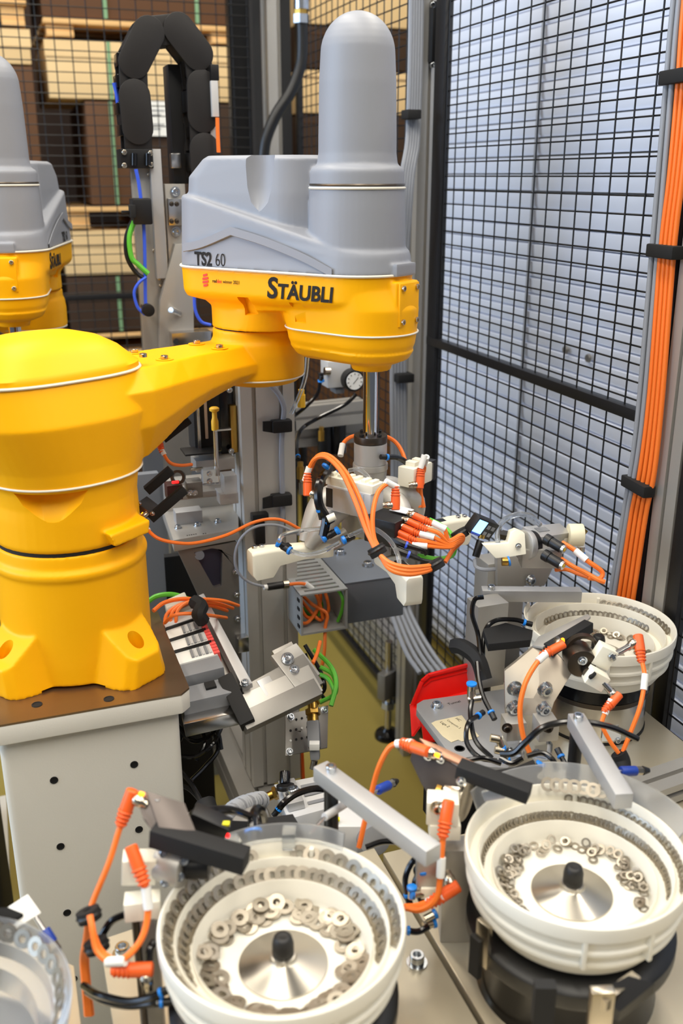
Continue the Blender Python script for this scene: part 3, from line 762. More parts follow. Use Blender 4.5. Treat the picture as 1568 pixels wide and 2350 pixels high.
cable('bright blue tube inside the cable chain', [atY(*p, YZ) for p in ((262, 190), (268, 215), (272, 245))], .004, BLUC, 'air_tube', 'tube')
cable('black cable bowed out left of the lift axis', [atY(*p, YZ-.05) for p in ((303, 508), (290, 545), (292, 590), (312, 625), (333, 640))], .0045, BLK)
cable('green cable bowed out left of the lift axis', [atY(*p, YZ-.055) for p in ((308, 508), (297, 545), (302, 590), (318, 608), (340, 628))], .005, GRN)
cable('orange cable beside the top of the lift axis', [atY(*p, YZ-.05) for p in ((499, 270), (500, 310), (502, 350))], .004, ORG)
t = thing('cable_clamp', 'black cable clamp gripping the tubes on the lift axis', 'clamp', atY(325, 515, YZ-.06))
upbox(t, 'clamp_body', (305, 350, 455, 516), YZ-.07, .045, BLK, .004); upbox(t, 'clamp_tongue', (280, 306, 483, 491), YZ-.06, .01, BLK); upbox(t, 'clamp_jaw', (300, 312, 470, 500), YZ-.075, .03, BLKM)
t = thing('knob', 'black round knob low on the lift axis', 'knob', atY(338, 712, YZ-.07))
c = atY(338, 710, YZ-.07); MB().cyl(c, c-YA*.02, .0125, n=20).build('knob_head', BLK, t, bevel=.002); MB().cyl(c, c+YA*.06, .005, n=10).build('stud', ZINC, t)
cable('blue and white cable behind the elbow of the robot', [atY(*p, 1.95) for p in ((446, 665), (448, 710), (462, 738), (484, 746))], .0032, BLUC)
tag(MB().tube([atY(*p, 2.9) for p in ((692, 20), (694, 95), (690, 150), (668, 210), (636, 260), (614, 310), (606, 350), (600, 430))], .017, 12).build('black_hose', BLK), 'thick black hose hanging down left of the grey dome', 'hose')
t = thing('hose_coupling', 'steel and brass coupling at the top of the thick black hose', 'coupling', atY(692, 60, 2.9))
for y0, y1, r, mt, nm in ((-10, 22, .022, ZINC, 'coupling_body'), (22, 33, .020, BRASS, 'brass_nut'), (33, 54, .023, ZINC, 'hex_nut')):
    MB().cyl(atY(692, y0, 2.9), atY(692, y1, 2.9), r, n=6 if 'nut' in nm else 16).build(nm, mt, t)
# black uprights and bright rails right of the cartons
for px0, px1, lb, mt, Y in ((545, 600, 'broad black upright rail at the edge of the cartons', BLK, 3.42), (596, 612, 'thin black bar left of the bright corner post', BLKM, 3.16), (655, 676, 'black bar right of the bright corner post', BLKM, 3.18)):
    tag(MB().box(*yb(px0, px1, -100, 1250, Y, .04)).build('upright_rail', mt), lb, 'rail')
# ------------------------------------------------------------------ work station left of the column
YS = 1.60
zp = atY(470, 1238, YS).z
t = thing('station_bracket', 'aluminium shelf and triangular gusset bolted to the left of the column', 'bracket', (xl-.1, YS+.05, zp))
sh = [atZ(*p, zp) for p in ((398, 1240), (548, 1213), (546, 1150), (372, 1165))]
MB().poly(sh, (0, 0, -.022)).build('shelf_plate', ALU, t, bevel=.001)
YG = YS+.03
go = [atY(*p, YG) for p in ((408, 1264), (546, 1244), (556, 1575), (544, 1560))]
gi = [atY(*p, YG) for p in ((446, 1268), (486, 1258), (511, 1262), (509, 1345), (492, 1350))]
plate_hole(go, gi, (0, .02, 0), 60).build('gusset', ALUD, t)
MB().poly([p+V((0, .012, 0)) for p in gi], (0, .004, 0)).build('slot_web', M('web_blue_grey', (70, 70, 90), .4, .6), t)
MB().cyl(atY(458, 1274, YG-.001), atY(458, 1274, YG+.01), .009, n=16).build('bore', STEEL, t)
bolts(t, [atZ(*p, zp) for p in ((409, 1212), (453, 1206), (500, 1198))], UP, .0055)
MB().box(atZ(432, 1196, zp)+UP*.012, .05, .03, .024).build('stop_block', ALUB, t, bevel=.001)
MB().box(atZ(455, 1160, zp)+UP*.03, .13, .03, .06).build('riser_block', ALU, t, bevel=.001)
bolts(t, [atY(*p, YG-.002) for p in ((541, 1312), (543, 1365), (545, 1420))], -YA, .005)
MB().box(*yb(546, 572, 1462, 1500, YG-.02, .02)).build('rail_clip', STEEL, t, bevel=.002)
for k in range(7): MB().box(atZ(430+5*k+(12 if k > 4 else 0), 1229-.8*k, zp)+UP*.0002, .0022, .003, .0004).build('stamped_mark', INK, t)
# vertical press with yellow plunger
YP = 1.66
t = thing('press_unit', 'black upright press unit left of the column', 'press', atY(480, 1055, YP))
upbox(t, 'press_body', (444, 505, 850, 1040), YP+.02, .06, BLKM); upbox(t, 'press_cover', (505, 538, 850, 1045), YP+.03, .05, BLKG)
upbox(t, 'guide_rail', (452, 459, 870, 1035), YP+.012, .01, STEEL); upbox(t, 'scale_strip', (470, 477, 915, 1008), YP+.015, .004, M('scale_strip', (170, 150, 130), .5))
upbox(t, 'press_foot', (425, 505, 1036, 1048), YP-.02, .05, BLK); upbox(t, 'base_block', (450, 540, 1050, 1085), YP, .05, ALU)
upbox(t, 'side_bracket', (530, 545, 930, 1040), YP+.02, .04, BRASS)
bolts(t, [atY(*p, YP+.02) for p in ((527, 895), (531, 1035))], -YA, .004)
t = thing('plunger', 'yellow plunger handle on a steel rod left of the column', 'plunger', atY(494, 1085, YP-.05))
MB().lathe([(.006, 0), (.0063, .002), (.0063, .016), (.0045, .022), (.0042, .032), (.0085, .035), (.0088, .039), (.006, .041)], atY(494, 987, YP-.05), UP, 20).build('handle', M('handle_yellow', (244, 190, 40), .5), t)
MB().cyl(atY(494, 985, YP-.05), atY(498, 1090, YP-.05), .0042, n=12).build('rod', STEEL, t)
MB().box(atY(510, 985, YP-.05), .03, .012, .003).build('stop_plate', STEEL, t)
t = thing('clamp_fixture', 'small clear fixture blocks with screws around the yellow plunger', 'fixture', atY(490, 1140, YP-.06))
upbox(t, 'clear_block', (466, 506, 1076, 1116), YP-.075, .02, CLEAR); upbox(t, 'side_block', (515, 545, 1090, 1135), YP-.075, .03, FROST)
upbox(t, 'steel_block', (430, 466, 1105, 1145), YP-.07, .03, ALUD); upbox(t, 'cross_rail', (400, 545, 1120, 1150), YP-.03, .05, ALU); upbox(t, 'cross_pin', (438, 468, 1074, 1082), YP-.06, .01, NICK)
bolts(t, [atY(*p, YP-.077) for p in ((481, 1087), (481, 1104), (437, 1131), (447, 1131))], -YA, .004)
upbox(t, 'foot_block', (505, 548, 1130, 1160), YP-.06, .04, ALUB)
t = thing('ring_sensor', 'small dark ring sensor with a red light beside the yellow shoulder', 'sensor', atY(410, 1150, YP-.08))
c = atY(409, 1095, YP-.08); MB().ringlathe([(.008, -.004), (.0125, -.004), (.0125, .006), (.008, .006)], c, V((-.4, -1, .3)), 20).build('ring', DST, t)
upbox(t, 'red_lens', (395, 411, 1104, 1111), YP-.09, .005, M('red_light', (255, 30, 30), .4, emit=(255, 20, 20), estr=3)); upbox(t, 'sensor_block', (384, 420, 1112, 1150), YP-.08, .03, M('dark_red_block', (60, 24, 20), .5))
# dark twin-bar light barriers
def light_barrier(label, bars, d, body):
    t = thing('light_barrier', label, 'sensor', P(*body[0], d))
    for p0, p1, w in bars: MB().bar(P(*p0, d), P(*p1, d), w, .014, UP).build('barrier_bar', BLKM, t, bevel=.001)
    MB().bar(P(*body[0], d+.01), P(*body[1], d+.01), .035, .012, UP).build('barrier_body', M('dark_grey_body', (70, 70, 72), .4, .5), t, bevel=.001)
    for q in body: bolts(t, [P(*q, d)-VF*.008], -VF, .003)
    return t
light_barrier('upper tilted black light barrier left of the press', (((374, 1007), (434, 962), .012), ((384, 985), (424, 955), .010)), 1.56, ((380, 995), (392, 975)))
light_barrier('lower tilted black light barrier beside the yellow base', (((345, 1190), (424, 1122), .014), ((336, 1126), (393, 1078), .014)), 1.52, ((322, 1152), (352, 1175)))
sensor_cable('orange sensor cable curving from the upper light barrier', PP((362, 1004, 1.53), (370, 1030, 1.53), (388, 1060, 1.53), (412, 1068, 1.55), (440, 1066, 1.58)), [(0, P(380, 995, 1.53)-P(362, 1004, 1.53), True)], .0028, sleeves=(.25,))
sensor_cable('long orange sensor cable sagging from the lower light barrier to the column clip', PP((322, 1192, 1.50), (334, 1210, 1.49), (360, 1234, 1.48), (400, 1245, 1.49), (450, 1246, 1.52), (520, 1228, 1.56), (585, 1198, 1.60), (640, 1192, 1.62), (690, 1215, 1.64)), [(0, P(336, 1180, 1.50)-P(322, 1192, 1.50), True)], .0028, sleeves=(.1,))
# dark panels behind the station and low machine boxes
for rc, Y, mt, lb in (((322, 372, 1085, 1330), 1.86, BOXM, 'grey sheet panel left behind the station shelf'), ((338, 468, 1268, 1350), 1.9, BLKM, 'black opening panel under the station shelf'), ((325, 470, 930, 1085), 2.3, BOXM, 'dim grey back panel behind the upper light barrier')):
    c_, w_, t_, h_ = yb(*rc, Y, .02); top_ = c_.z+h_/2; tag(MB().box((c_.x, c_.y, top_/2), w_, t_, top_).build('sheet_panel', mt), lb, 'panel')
beam('aluminium cross rail behind the quill', atY(672, 957, 2.15), atY(830, 940, 2.15), .05, .055)
beam('aluminium cross rail under the black motors behind the quill', atY(670, 1000, 2.2), atY(835, 985, 2.2), .05, .05)
# regulator and valves behind the quill
t = thing('pressure_regulator', 'air pressure regulator with round dial left of the quill', 'regulator', atY(790, 900, 1.95))
c = atY(812, 873, 1.93); MB().cyl(c+YA*.02, c-YA*.006, .0235, n=28).build('gauge_case', BLK, t, bevel=.001)
MB().cyl(c-YA*.006, c-YA*.0075, .019, n=28).build('dial', PAPER, t); MB().bar(c-YA*.008+V((-.004, 0, -.006)), c-YA*.008+V((.008, 0, .008)), .001, .0006, YA).build('needle', INK, t)
for k in range(9):
    a = math.radians(225-30*k*1.12); e = V((math.cos(a), 0, math.sin(a))); MB().bar(c-YA*.008+e*.0135, c-YA*.008+e*.0175, .0012, .0006, YA).build('dial_mark', INK, t)
upbox(t, 'regulator_body', (752, 806, 826, 892), 1.95, .05, LGREY, .004); upbox(t, 'regulator_bowl', (770, 792, 892, 905), 1.96, .04, MGREY, .004)
MB().cyl(atY(745, 852, 1.95), atY(757, 852, 1.95), .009, n=12).build('elbow_fitting', NICK, t)
fit(t, atY(737, 856, 1.94), V((0, 0, -1)), .006, .02)
hose('black hose bowing from the regulator down to the left', [atY(*p, 1.92) for p in ((736, 872), (728, 905), (700, 935), (672, 957))]+[atY(656, 972, YC-.006)], .0042, fits=(0,))
hose('black hose from the dial down to the small blue fitting', [atY(*p, 1.88) for p in ((818, 905), (790, 930), (730, 960), (692, 985))]+[atY(681, 1018, 1.76), atY(684, 1050, 1.70)], .0042, fits=(-1,))
for rc, lb, mt in (((735, 768, 968, 1050), 'black round motor left of the quill cables', BLK), ((760, 800, 966, 1045), 'black motor with a blue rim left of the quill', BLKG)):
    c, w, th, h = yb(*rc, 2.135, .04); t = thing('motor', lb, 'motor', c-UP*h/2)
    MB().cyl(c-UP*h/2, c+UP*h*.42, w/2, n=24).build('motor_can', mt, t, bevel=.002); MB().cyl(c+UP*h*.42, c+UP*h/2, w/2*1.02, n=24).build('motor_cap', BLUD if 'blue' in lb else BLK, t)
for k, (x, y, mt) in enumerate(((738, 1000, BRASS), (690, 1085, BRASS), (695, 1120, NICK), (692, 920, M('handle_yellow', (244, 190, 40), .5)))):
    c = atY(x, y, (2.1, YC+.07, YC+.07, YC+.07)[k]); t = thing('pipe_fitting', ('small brass fitting beside the black motor', 'brass fitting right of the column, upper one', 'nickel fitting right of the column, lower one', 'yellow cap fitting right of the column')[k], 'fitting', c)
    MB().cyl(c-UP*.012, c+UP*.012, .008, n=6).build('hex_body', mt, t); MB().cyl(c+UP*.012, c+UP*.022, .006, n=12).build('stub', mt, t)
# cable in the column slot with two velcro straps
YQ = YC-.004
tag(MB().tube([atY(*p, YQ) for p in ((622, 885), (640, 905), (652, 935), (649, 975), (646, 1040), (648, 1120), (649, 1180), (642, 1225))], .005, 8).build('grey_tube', GCAB), 'grey tube strapped to the face of the column', 'tube')
tag(MB().tube([atY(*p, YQ-.02) for p in ((706, 815), (702, 860), (690, 900), (668, 950))], .004, 8).build('clear_tube', CLEAR), 'clear tube right of the column under the elbow', 'tube')
for y, lb, dr in ((980, 'upper black strap holding a tube to the column', 0), (1150, 'lower black strap holding a tube to the column', 1)):
    c, w, th, h = yb(626, 672, y-16, y+16, YQ-.014, .02); t = thing('velcro_strap', lb, 'strap', c)
    MB().box(c, w, .022, h).build('band', BLKM, t, bevel=.004)
    MB().poly([atY(*p, YQ-.01) for p in ((604, y-12+dr*6), (630, y-14), (630, y+14), (604, y+10+dr*8))], (0, .004, 0)).build('loose_end', BLKM, t)
t = thing('cable_clip', 'black upright cable clip on the column where the orange cable passes', 'clip', atY(600, 1250, YQ-.02))
upbox(t, 'clip_head', (580, 618, 1178, 1200), YQ-.02, .02, BLK, .003); upbox(t, 'clip_tail', (586, 610, 1198, 1252), YQ-.016, .014, BLK, .003)
sensor_cable('grey looped sensor lead in front of the column with an inline plug', [atY(*p, YC-.05) for p in ((690, 1228), (640, 1206), (590, 1208), (556, 1232), (540, 1270), (545, 1310), (572, 1336), (612, 1347))], (), .0026, GCAB)
t = thing('inline_connector', 'black inline plug joining the grey lead to an orange cable', 'connector', atY(640, 1345, YC-.05))
MB().cyl(atY(614, 1347, YC-.05), atY(650, 1342, YC-.05), .007, n=12).build('socket', BLK, t, bevel=.001); MB().cyl(atY(650, 1342, YC-.05), atY(662, 1341, YC-.05), .0085, n=12).build('nut', NICK, t)
MB().cyl(atY(606, 1348, YC-.05), atY(616, 1347, YC-.05), .005, n=10).build('marker_sleeve', PAPER, t)
sensor_cable('orange cable leaving the inline plug towards the cable duct', [atY(*p, YC-.05) for p in ((664, 1341), (690, 1339), (708, 1344), (722, 1358), (734, 1385), (742, 1420))], (), .0034, ORG, sleeves=(.45,))
# ------------------------------------------------------------------ tilted valve terminal
t = thing('valve_terminal', 'tilted white and grey valve terminal between pedestal and column', 'valve terminal', P(470, 1640, 1.5))
pt = Patch(P(375, 1440, 1.66), P(470, 1398, 1.70), P(582, 1612, 1.52), P(428, 1648, 1.46))
m = MB(); pt.box(m, -.05, 1.0, 0, 1.06, -.012, -.004); m.build('carrier_plate', ALU, t)
m = MB(); pt.box(m, .88, 1.05, -.02, .96, 0, .03); m.build('side_bar', ALUB, t, bevel=.002)
for i in range(5):
    v0 = .16+.135*i; m = MB(); pt.box(m, .0, .72, v0, v0+.125, 0, .045); mo = m.build('valve_module', (LGREY, PAPER, PAPER, PAPER, MGREY)[i], t, bevel=.002)
    if 0 < i < 4:
        for k in range(6):
            m = MB(); pt.box(m, .30+.06*k, .345+.06*k, v0+.02, v0+.10, .045, .0475); m.build('terminal_key', LGREY if k % 2 else MGREY, mo)
        for k in range(4):
            m = MB(); pt.box(m, .66+.0*k, .76, v0+.004+.031*k, v0+.028+.031*k, .02, .047); m.build('red_tab', M('tab_red', (236, 86, 80), .4), mo)
        m = MB(); pt.box(m, .0, .70, v0-.004, v0+.006, .04, .05); m.build('latch', BLK, mo)
m = MB(); pt.box(m, -.02, .78, .85, 1.0, 0, .03); m.build('end_module', MGREY, t, bevel=.002)
m = MB(); pt.box(m, .36, .52, .87, .93, .03, .034); m.build('port', BLKM, t)
m = MB(); pt.box(m, .12, .62, -.02, .15, 0, .05); m.build('bus_module', M('module_cream', (206, 204, 186), .5), t, bevel=.003)
m = MB(); pt.box(m, -.06, 1.02, 1.0, 1.08, -.02, .006); m.build('front_rail', STEEL, t, bevel=.001)
bolts(t, [pt.pt(.94, .95, .03)], pt.n, .006)
for k, (x0, y0) in enumerate(((382, 1418), (395, 1414), (408, 1408))):
    pts = PP((x0+4, 1462-4*k, 1.60), (x0-4, 1440-4*k, 1.60), (x0+2, 1408-5*k, 1.61), (x0+40, 1385-4*k, 1.63), (x0+100, 1390-6*k, 1.66), (x0+140, 1402-6*k, 1.70))
    sensor_cable('orange plug cable bending out of the valve terminal, %s of three' % ('lowest', 'middle', 'uppermost')[k], pts, [(0, pt.n*-1, False)], .0030, s=.8)
sensor_cable('lower orange cable crossing the top of the valve terminal', PP((378, 1430, 1.58), (400, 1412, 1.57), (440, 1408, 1.58), (480, 1412, 1.6), (520, 1418, 1.68)), (), .0030)
sensor_cable('broad orange cable arching behind the valve terminal', PP((352, 1402, 1.6), (380, 1382, 1.62), (430, 1374, 1.64), (480, 1384, 1.66), (520, 1392, 1.70)), (), .0036)
cable('green cable arching behind the valve terminal', PP((338, 1382, 1.66), (360, 1368, 1.66), (395, 1364, 1.67), (430, 1374, 1.68), (470, 1390, 1.7)), .0045, GRN)
t = thing('velcro_strap', 'black strap tied round the orange cables above the valve terminal', 'strap', P(456, 1420, 1.6))
MB().tube(PP((446, 1380, 1.60), (462, 1392, 1.585), (456, 1410, 1.57), (466, 1425, 1.58)), .012, 8).build('band', BLKM, t); MB().bar(P(438, 1386, 1.60), P(452, 1380, 1.6), .012, .004).build('loose_end', BLKM, t)
# tilted clamp made of extrusions
t = thing('extrusion_clamp', 'tilted aluminium extrusion clamp with black end cover below the column', 'clamp', P(620, 1680, 1.52))
def tb(name, a, b, w, h, mat, up=UP, bv=.0015): return MB().bar(P(*a), P(*b), w, h, up).build(name, mat, t, bevel=bv)
upc = (UP*.80-VF*.55+VR*.22)
tb('clamp_bar', (572, 1622, 1.515), (716, 1542, 1.57), .06, .030, ALUD, upc); tb('lower_rail', (555, 1662, 1.485), (728, 1580, 1.545), .03, .022, ALUD, upc)
tb('upper_rail', (545, 1640, 1.495), (724, 1558, 1.55), .05, .012, ALU, upc)
tb('end_cover', (528, 1618, 1.495), (560, 1602, 1.50), .085, .034, BLKM, upc)
tb('clamp_plate', (648, 1545, 1.545), (706, 1515, 1.575), .068, .012, ALU, upc+VF*.1); tb('plate_lip', (627, 1506, 1.60), (672, 1484, 1.615), .012, .02, ALU, upc)
tb('small_block', (596, 1590, 1.53), (632, 1572, 1.545), .03, .03, ALUB, upc)
bolts(t, PP((660, 1512, 1.555), (674, 1540, 1.55)), upc, .008); bolts(t, PP((583, 1578, 1.54), (604, 1572, 1.54)), upc, .0065)
# manifold plate with grey valve and brass coupling
t = thing('valve_plate', 'perforated steel plate with grey valve and brass coupling', 'valve', P(705, 1730, 1.62))
pt = Patch(P(655, 1640, 1.66), P(754, 1618, 1.70), P(752, 1716, 1.66), P(655, 1735, 1.62))
m = MB(); pt.box(m, 0, 1, 0, 1, -.003, .0); m.build('plate', ALUD, t, bevel=.001)
for k in range(18): c = pt.pt(.12+.13*(k % 6), .18+.24*(k//6), .0); MB().cyl(c, c+pt.n*.0008, .0022, n=8).build('plate_hole', PAPER if k % 4 == 0 else BLKM, t)
a, b = P(722, 1718, 1.60), P(719, 1656, 1.62); MB().bar(a, b, .021, .024, -VF).build('valve_body', MGREY, t, bevel=.003)
MB().bar(P(724, 1742, 1.60), P(722, 1718, 1.6), .016, .02, -VF).build('valve_nose', MGREY, t, bevel=.003); MB().box(P(722, 1711, 1.585), .017, .012, .012, VR).build('lever', PAPER, t, bevel=.001)
for y0, y1, r in ((1656, 1640, .010), (1640, 1628, .013), (1628, 1614, .009), (1614, 1608, .012)): MB().cyl(P(719, y0, 1.62), P(718, y1, 1.625), r, n=6 if r > .0115 else 14).build('brass_coupling', BRASS, t)
bolts(t, [pt.pt(.12, .08), pt.pt(.10, .92), pt.pt(.9, .1)], pt.n, .005)
MB().cyl(P(722, 1745, 1.6), P(718, 1765, 1.6), .006, n=10).build('outlet', NICK, t); q_ = pt.pt(.25, .5, -.006); MB().bar(q_, V((xr-.01, YC+.05, q_.z)), .02, .012).build('mount_arm', ALUD, t)
tag(MB().bar(atY(692, 1720, YC+.03), atY(696, 1800, YC+.03), .012, .006).build('orange_strip', ORGD), 'short orange cable strip beside the column foot', 'cable')
# black air hoses tangled between pedestal and column
rnd = random.Random(5)
bun = [[(405, 1660, 1.5), (440, 1700, 1.5), (480, 1690, 1.52), (505, 1655, 1.55), (515, 1620, 1.58)], [(410, 1735, 1.5), (450, 1735, 1.5), (490, 1705, 1.5), (512, 1660, 1.55)], [(412, 1700, 1.55), (430, 1660, 1.55), (470, 1640, 1.56), (500, 1650, 1.57)],
       [(415, 1770, 1.5), (440, 1800, 1.48), (460, 1835, 1.46), (480, 1870, 1.44)], [(412, 1800, 1.5), (440, 1815, 1.48), (470, 1850, 1.46)], [(420, 1690, 1.52), (460, 1672, 1.52), (498, 1680, 1.54), (508, 1720, 1.54)],
       [(420, 1640, 1.56), (455, 1665, 1.54), (470, 1705, 1.53), (450, 1745, 1.52)], [(500, 1620, 1.6), (490, 1670, 1.56), (500, 1720, 1.54), (470, 1760, 1.52), (440, 1790, 1.5)]]
for k, b in enumerate(bun): hose('thin black hose in the tangle between pedestal and column', PP(*b), .0036, group='tangled black hoses right of the pedestal')
t = thing('cable_grommet', 'black round grommet at the end of the tangled hoses', 'grommet', P(472, 1850, 1.46))
MB().tube(PP((470, 1840, 1.46), (478, 1862, 1.45), (492, 1880, 1.44)), .016, 10).build('grommet_body', BLKM, t)
# ------------------------------------------------------------------ cable duct and metal box right of the column
q = atZ(690, 1368, .858); dw, dl, dz0, dz1 = .094, .20, .775, .858
dx0, dy0 = q.x, q.y
t = thing('cable_duct', 'open grey cable duct with slotted lid full of orange and green cables', 'cable duct', (dx0+dw/2, dy0+dl/2, dz0))
MB().box((dx0+.002, dy0+dl/2, (dz0+dz1)/2), .004, dl, dz1-dz0).build('duct_wall', DUCT, t); MB().box((dx0+dw-.002, dy0+dl/2, (dz0+dz1)/2), .004, dl, dz1-dz0).build('duct_wall', DUCT, t)
MB().box((dx0+dw/2, dy0+dl/2, dz0+.002), dw-.008, dl, .004).build('duct_floor', DUCT, t)
for k in range(11): MB().box((dx0+dw/2, dy0+.006+k*.0185, dz1), dw-.022, .011, .003).build('lid_slat', DUCT, t)
for s in (0, 1): MB().box((dx0+.006+s*(dw-.012), dy0+dl/2, dz1+.0002), .012, dl, .003).build('lid_edge', DUCT, t)
for k in range(4): MB().box((dx0-.0008, dy0+.012, dz0+.016+.018*k), .002, .012, .006).build('wall_slot', BLKM, t)
def dp(u, y, h): return V((dx0+dw*u, dy0+y, dz0+(dz1-dz0)*h))
for k, b in enumerate((((.15, .10, .75), (.35, .04, .55), (.62, .02, .35), (.55, .01, .05), (.45, -.01, -.5), (.30, -.01, -1.3)), ((.7, .12, .9), (.6, .05, .6), (.35, .03, .25), (.12, .03, .15), (.1, .1, .3)), ((.85, .14, .8), (.62, .06, .55), (.4, .04, .2), (.18, .04, .35), (.3, .12, .7)), ((.6, .15, .9), (.66, .05, .8), (.7, .03, .4), (.66, .05, .1)), ((.2, .16, .6), (.3, .06, .4), (.5, .03, .15), (.7, .06, .1)))):
    cable('orange cable looped inside the open cable duct', [dp(*p) for p in b], .0034, ORG, group='orange cables inside the duct')
cable('green cable hanging at the right inside the duct', [dp(*p) for p in ((.82, .12, .95), (.92, .02, .8), (.94, .015, .45), (.86, .02, .1))], .0034, GRN)
cable('green cable low inside the duct behind the orange loops', [dp(*p) for p in ((.75, .14, .5), (.66, .06, .35), (.45, .05, .1), (.4, .1, .1))], .0034, GRN)
t = thing('junction_box', 'grey sheet metal box right of the cable duct', 'metal box', (dx0+dw+.08, dy0+.12, .77))
bx0 = dx0+dw+.006; c = V((bx0+.062, dy0+.135, .812)); MB().box(c, .124, .21, .086).build('box_body', BOXM, t, bevel=.003)
MB().box(c+UP*.0445, .128, .214, .003).build('lid', BOXM, t, bevel=.001); bolts(t, [c+V((-.02, .04, .046)), c+V((.01, -.04, .046))], UP, .009)
for k, b in enumerate((((720, 1490, 1.72), (760, 1530, 1.72), (772, 1570, 1.7), (760, 1620, 1.68)), ((735, 1530, 1.72), (765, 1550, 1.72), (770, 1590, 1.72), (735, 1612, 1.74)), ((720, 1545, 1.74), (750, 1555, 1.72), (765, 1580, 1.7), (766, 1600, 1.7)))):
    cable('green cable looping out below the duct, %s' % ('longest one', 'lowest loop', 'middle one')[k], PP(*b), .0042, GRN)
for k, b in enumerate((((700, 1480, 1.76), (735, 1540, 1.75), (745, 1580, 1.74), (725, 1600, 1.75)), ((700, 1500, 1.76), (720, 1560, 1.75), (735, 1590, 1.74), (745, 1605, 1.75)))):
    hose('black hose behind the green loops below the duct', PP(*b), .004, group='black hoses behind the green loops')
sensor_cable('orange cable falling from the duct to the extrusion clamp', PP((735, 1472, 1.70), (728, 1500, 1.68), (718, 1522, 1.65)), (), .0034)
# ------------------------------------------------------------------ grey cable bundles at the fence posts
for k in range(5):
    x = 936+6*k
    cable('grey cable in the long bundle along the fence post, number %s from the left' % ('one', 'two', 'three', 'four', 'five')[k], [atY(x+12, -260, 2.17), atY(x+6, 120, 2.17), atY(x+2, 260, 2.17), atY(x-1, 330, 2.16), atY(x-12, 395, 2.15), atY(x-18, 470, 2.15), atY(x-28, 640, 2.18), atY(x-36+1.0*k, 840, 2.2), atY(x-34+1.2*k, 1100, 2.2), atY(x-36+1.5*k, 1300, 2.2), atY(x-42+4*k, 1380, 2.15), atY(x-26+6*k, 1440, 2.05), atY(x-2+9*k, 1500, 1.97), atY(x+28+10*k, 1545, 1.9)], .006, GCAB, group='grey cables along the fence post')
def strap(label, c, w, h, d=.022, ax=XA):
    o = MB().box(c, w, d, h, ax).build('velcro_strap', BLKM, bevel=.003); return tag(o, label, 'strap')
strap('black strap round the grey cables beside the tall grey dome', atY(944, 263, 2.155), .034, .020, .04); strap('black strap round the grey hoses right of the quill', atY(926, 866, 2.19), .044, .022, .04); strap('black strap round the grey hoses below the gripper', atY(908, 1376, 2.15), .05, .024, .05)
tag(MB().box(*yb(914, 952, 506, 560, 2.3, .03)).build('black_block', BLKM), 'black block on the post behind the forearm tip', 'block')
# ------------------------------------------------------------------ orange and grey cables at the right edge
XC = XF-.020
def rc(x, y, dx=0): return atX(x, y, XC+dx)
for k, off in enumerate((0, 13)):
    cable('grey cable in the bundle beside the orange cables, %s one' % ('left', 'right')[k], [rc(1572+off, -250), rc(1541+off, 60), rc(1530+off, 190), rc(1497+off, 580), rc(1462+off*.9, 980), rc(1432+off*.7, 1180), rc(1405+off*.7, 1345), rc(1395+off*.7, 1420)], .0046, GCAB, n=10)
for k in range(4):
    o = 11*k
    cable('orange cable in the thick bundle at the right edge', [rc(1590+o, -220), rc(1566+o, 60), rc(1556+o, 200), rc(1538+o*.9, 400), rc(1517+o*.9, 580), rc(1492+o*.9, 900), rc(1470+o, 1080), rc(1450+o, 1180), rc(1425+o, 1345), rc(1414+o, 1420)], .0042, ORG, group='orange cables beside the right post', n=10)
cable('single orange cable behind the bundle at the right edge', [rc(1592, 120, .02), rc(1575, 420, .02), rc(1556, 700, .02), rc(1520, 1000, .02), rc(1475, 1345, .02)], .0042, ORG)
for x, y, lb in ((1553, 175, 'topmost'), (1522, 577, 'second from the top'), (1460, 1115, 'lowest')): strap('black strap round the orange cables, %s' % lb, rc(x+4, y, -.002), .075, .020, .022, V((-.1, -1, 0)))

tag(MB().box((-.26, 1.72, .42), .30, .50, .84).build('filler', BLKM, bevel=.004), 'black box filling the dark gap left behind the robot pedestal', 'filler')  # black box added to fill the dark gap beside the pedestal
# ------------------------------------------------------------------ gripper tool on the quill
Q = V((QX, QY, 0)); fx = V((math.cos(a2), math.sin(a2), 0)); fn = V((-fx.y, fx.x, 0)); ZG = 1.035
g = thing('gripper_tool', 'three-armed gripper with white fingers hanging on the robot quill', 'gripper', Q+UP*ZG)
MB().lathe([(.013, 1.216), (.026, 1.2155), (.0265, 1.214), (.0265, 1.205), (.0255, 1.204)], Q, UP, 40).build('flange', DST, g)
MB().lathe([(.0262, 1.2035), (.0262, 1.170), (.0255, 1.1695)], Q, UP, 40).build('tool_changer', ALUB, g)
MB().lathe([(.0275, 1.1695), (.028, 1.168), (.028, 1.160), (.027, 1.159), (.026, 1.150), (.026, 1.11), (.022, 1.06)], Q, UP, 40).build('tool_body', ALU, g)
for k in range(4):
    a = .4+k*PI/2; bolts(g, [Q+V((math.cos(a)*.0195, math.sin(a)*.0195, 1.2157))], UP, .0036, BLK, False)
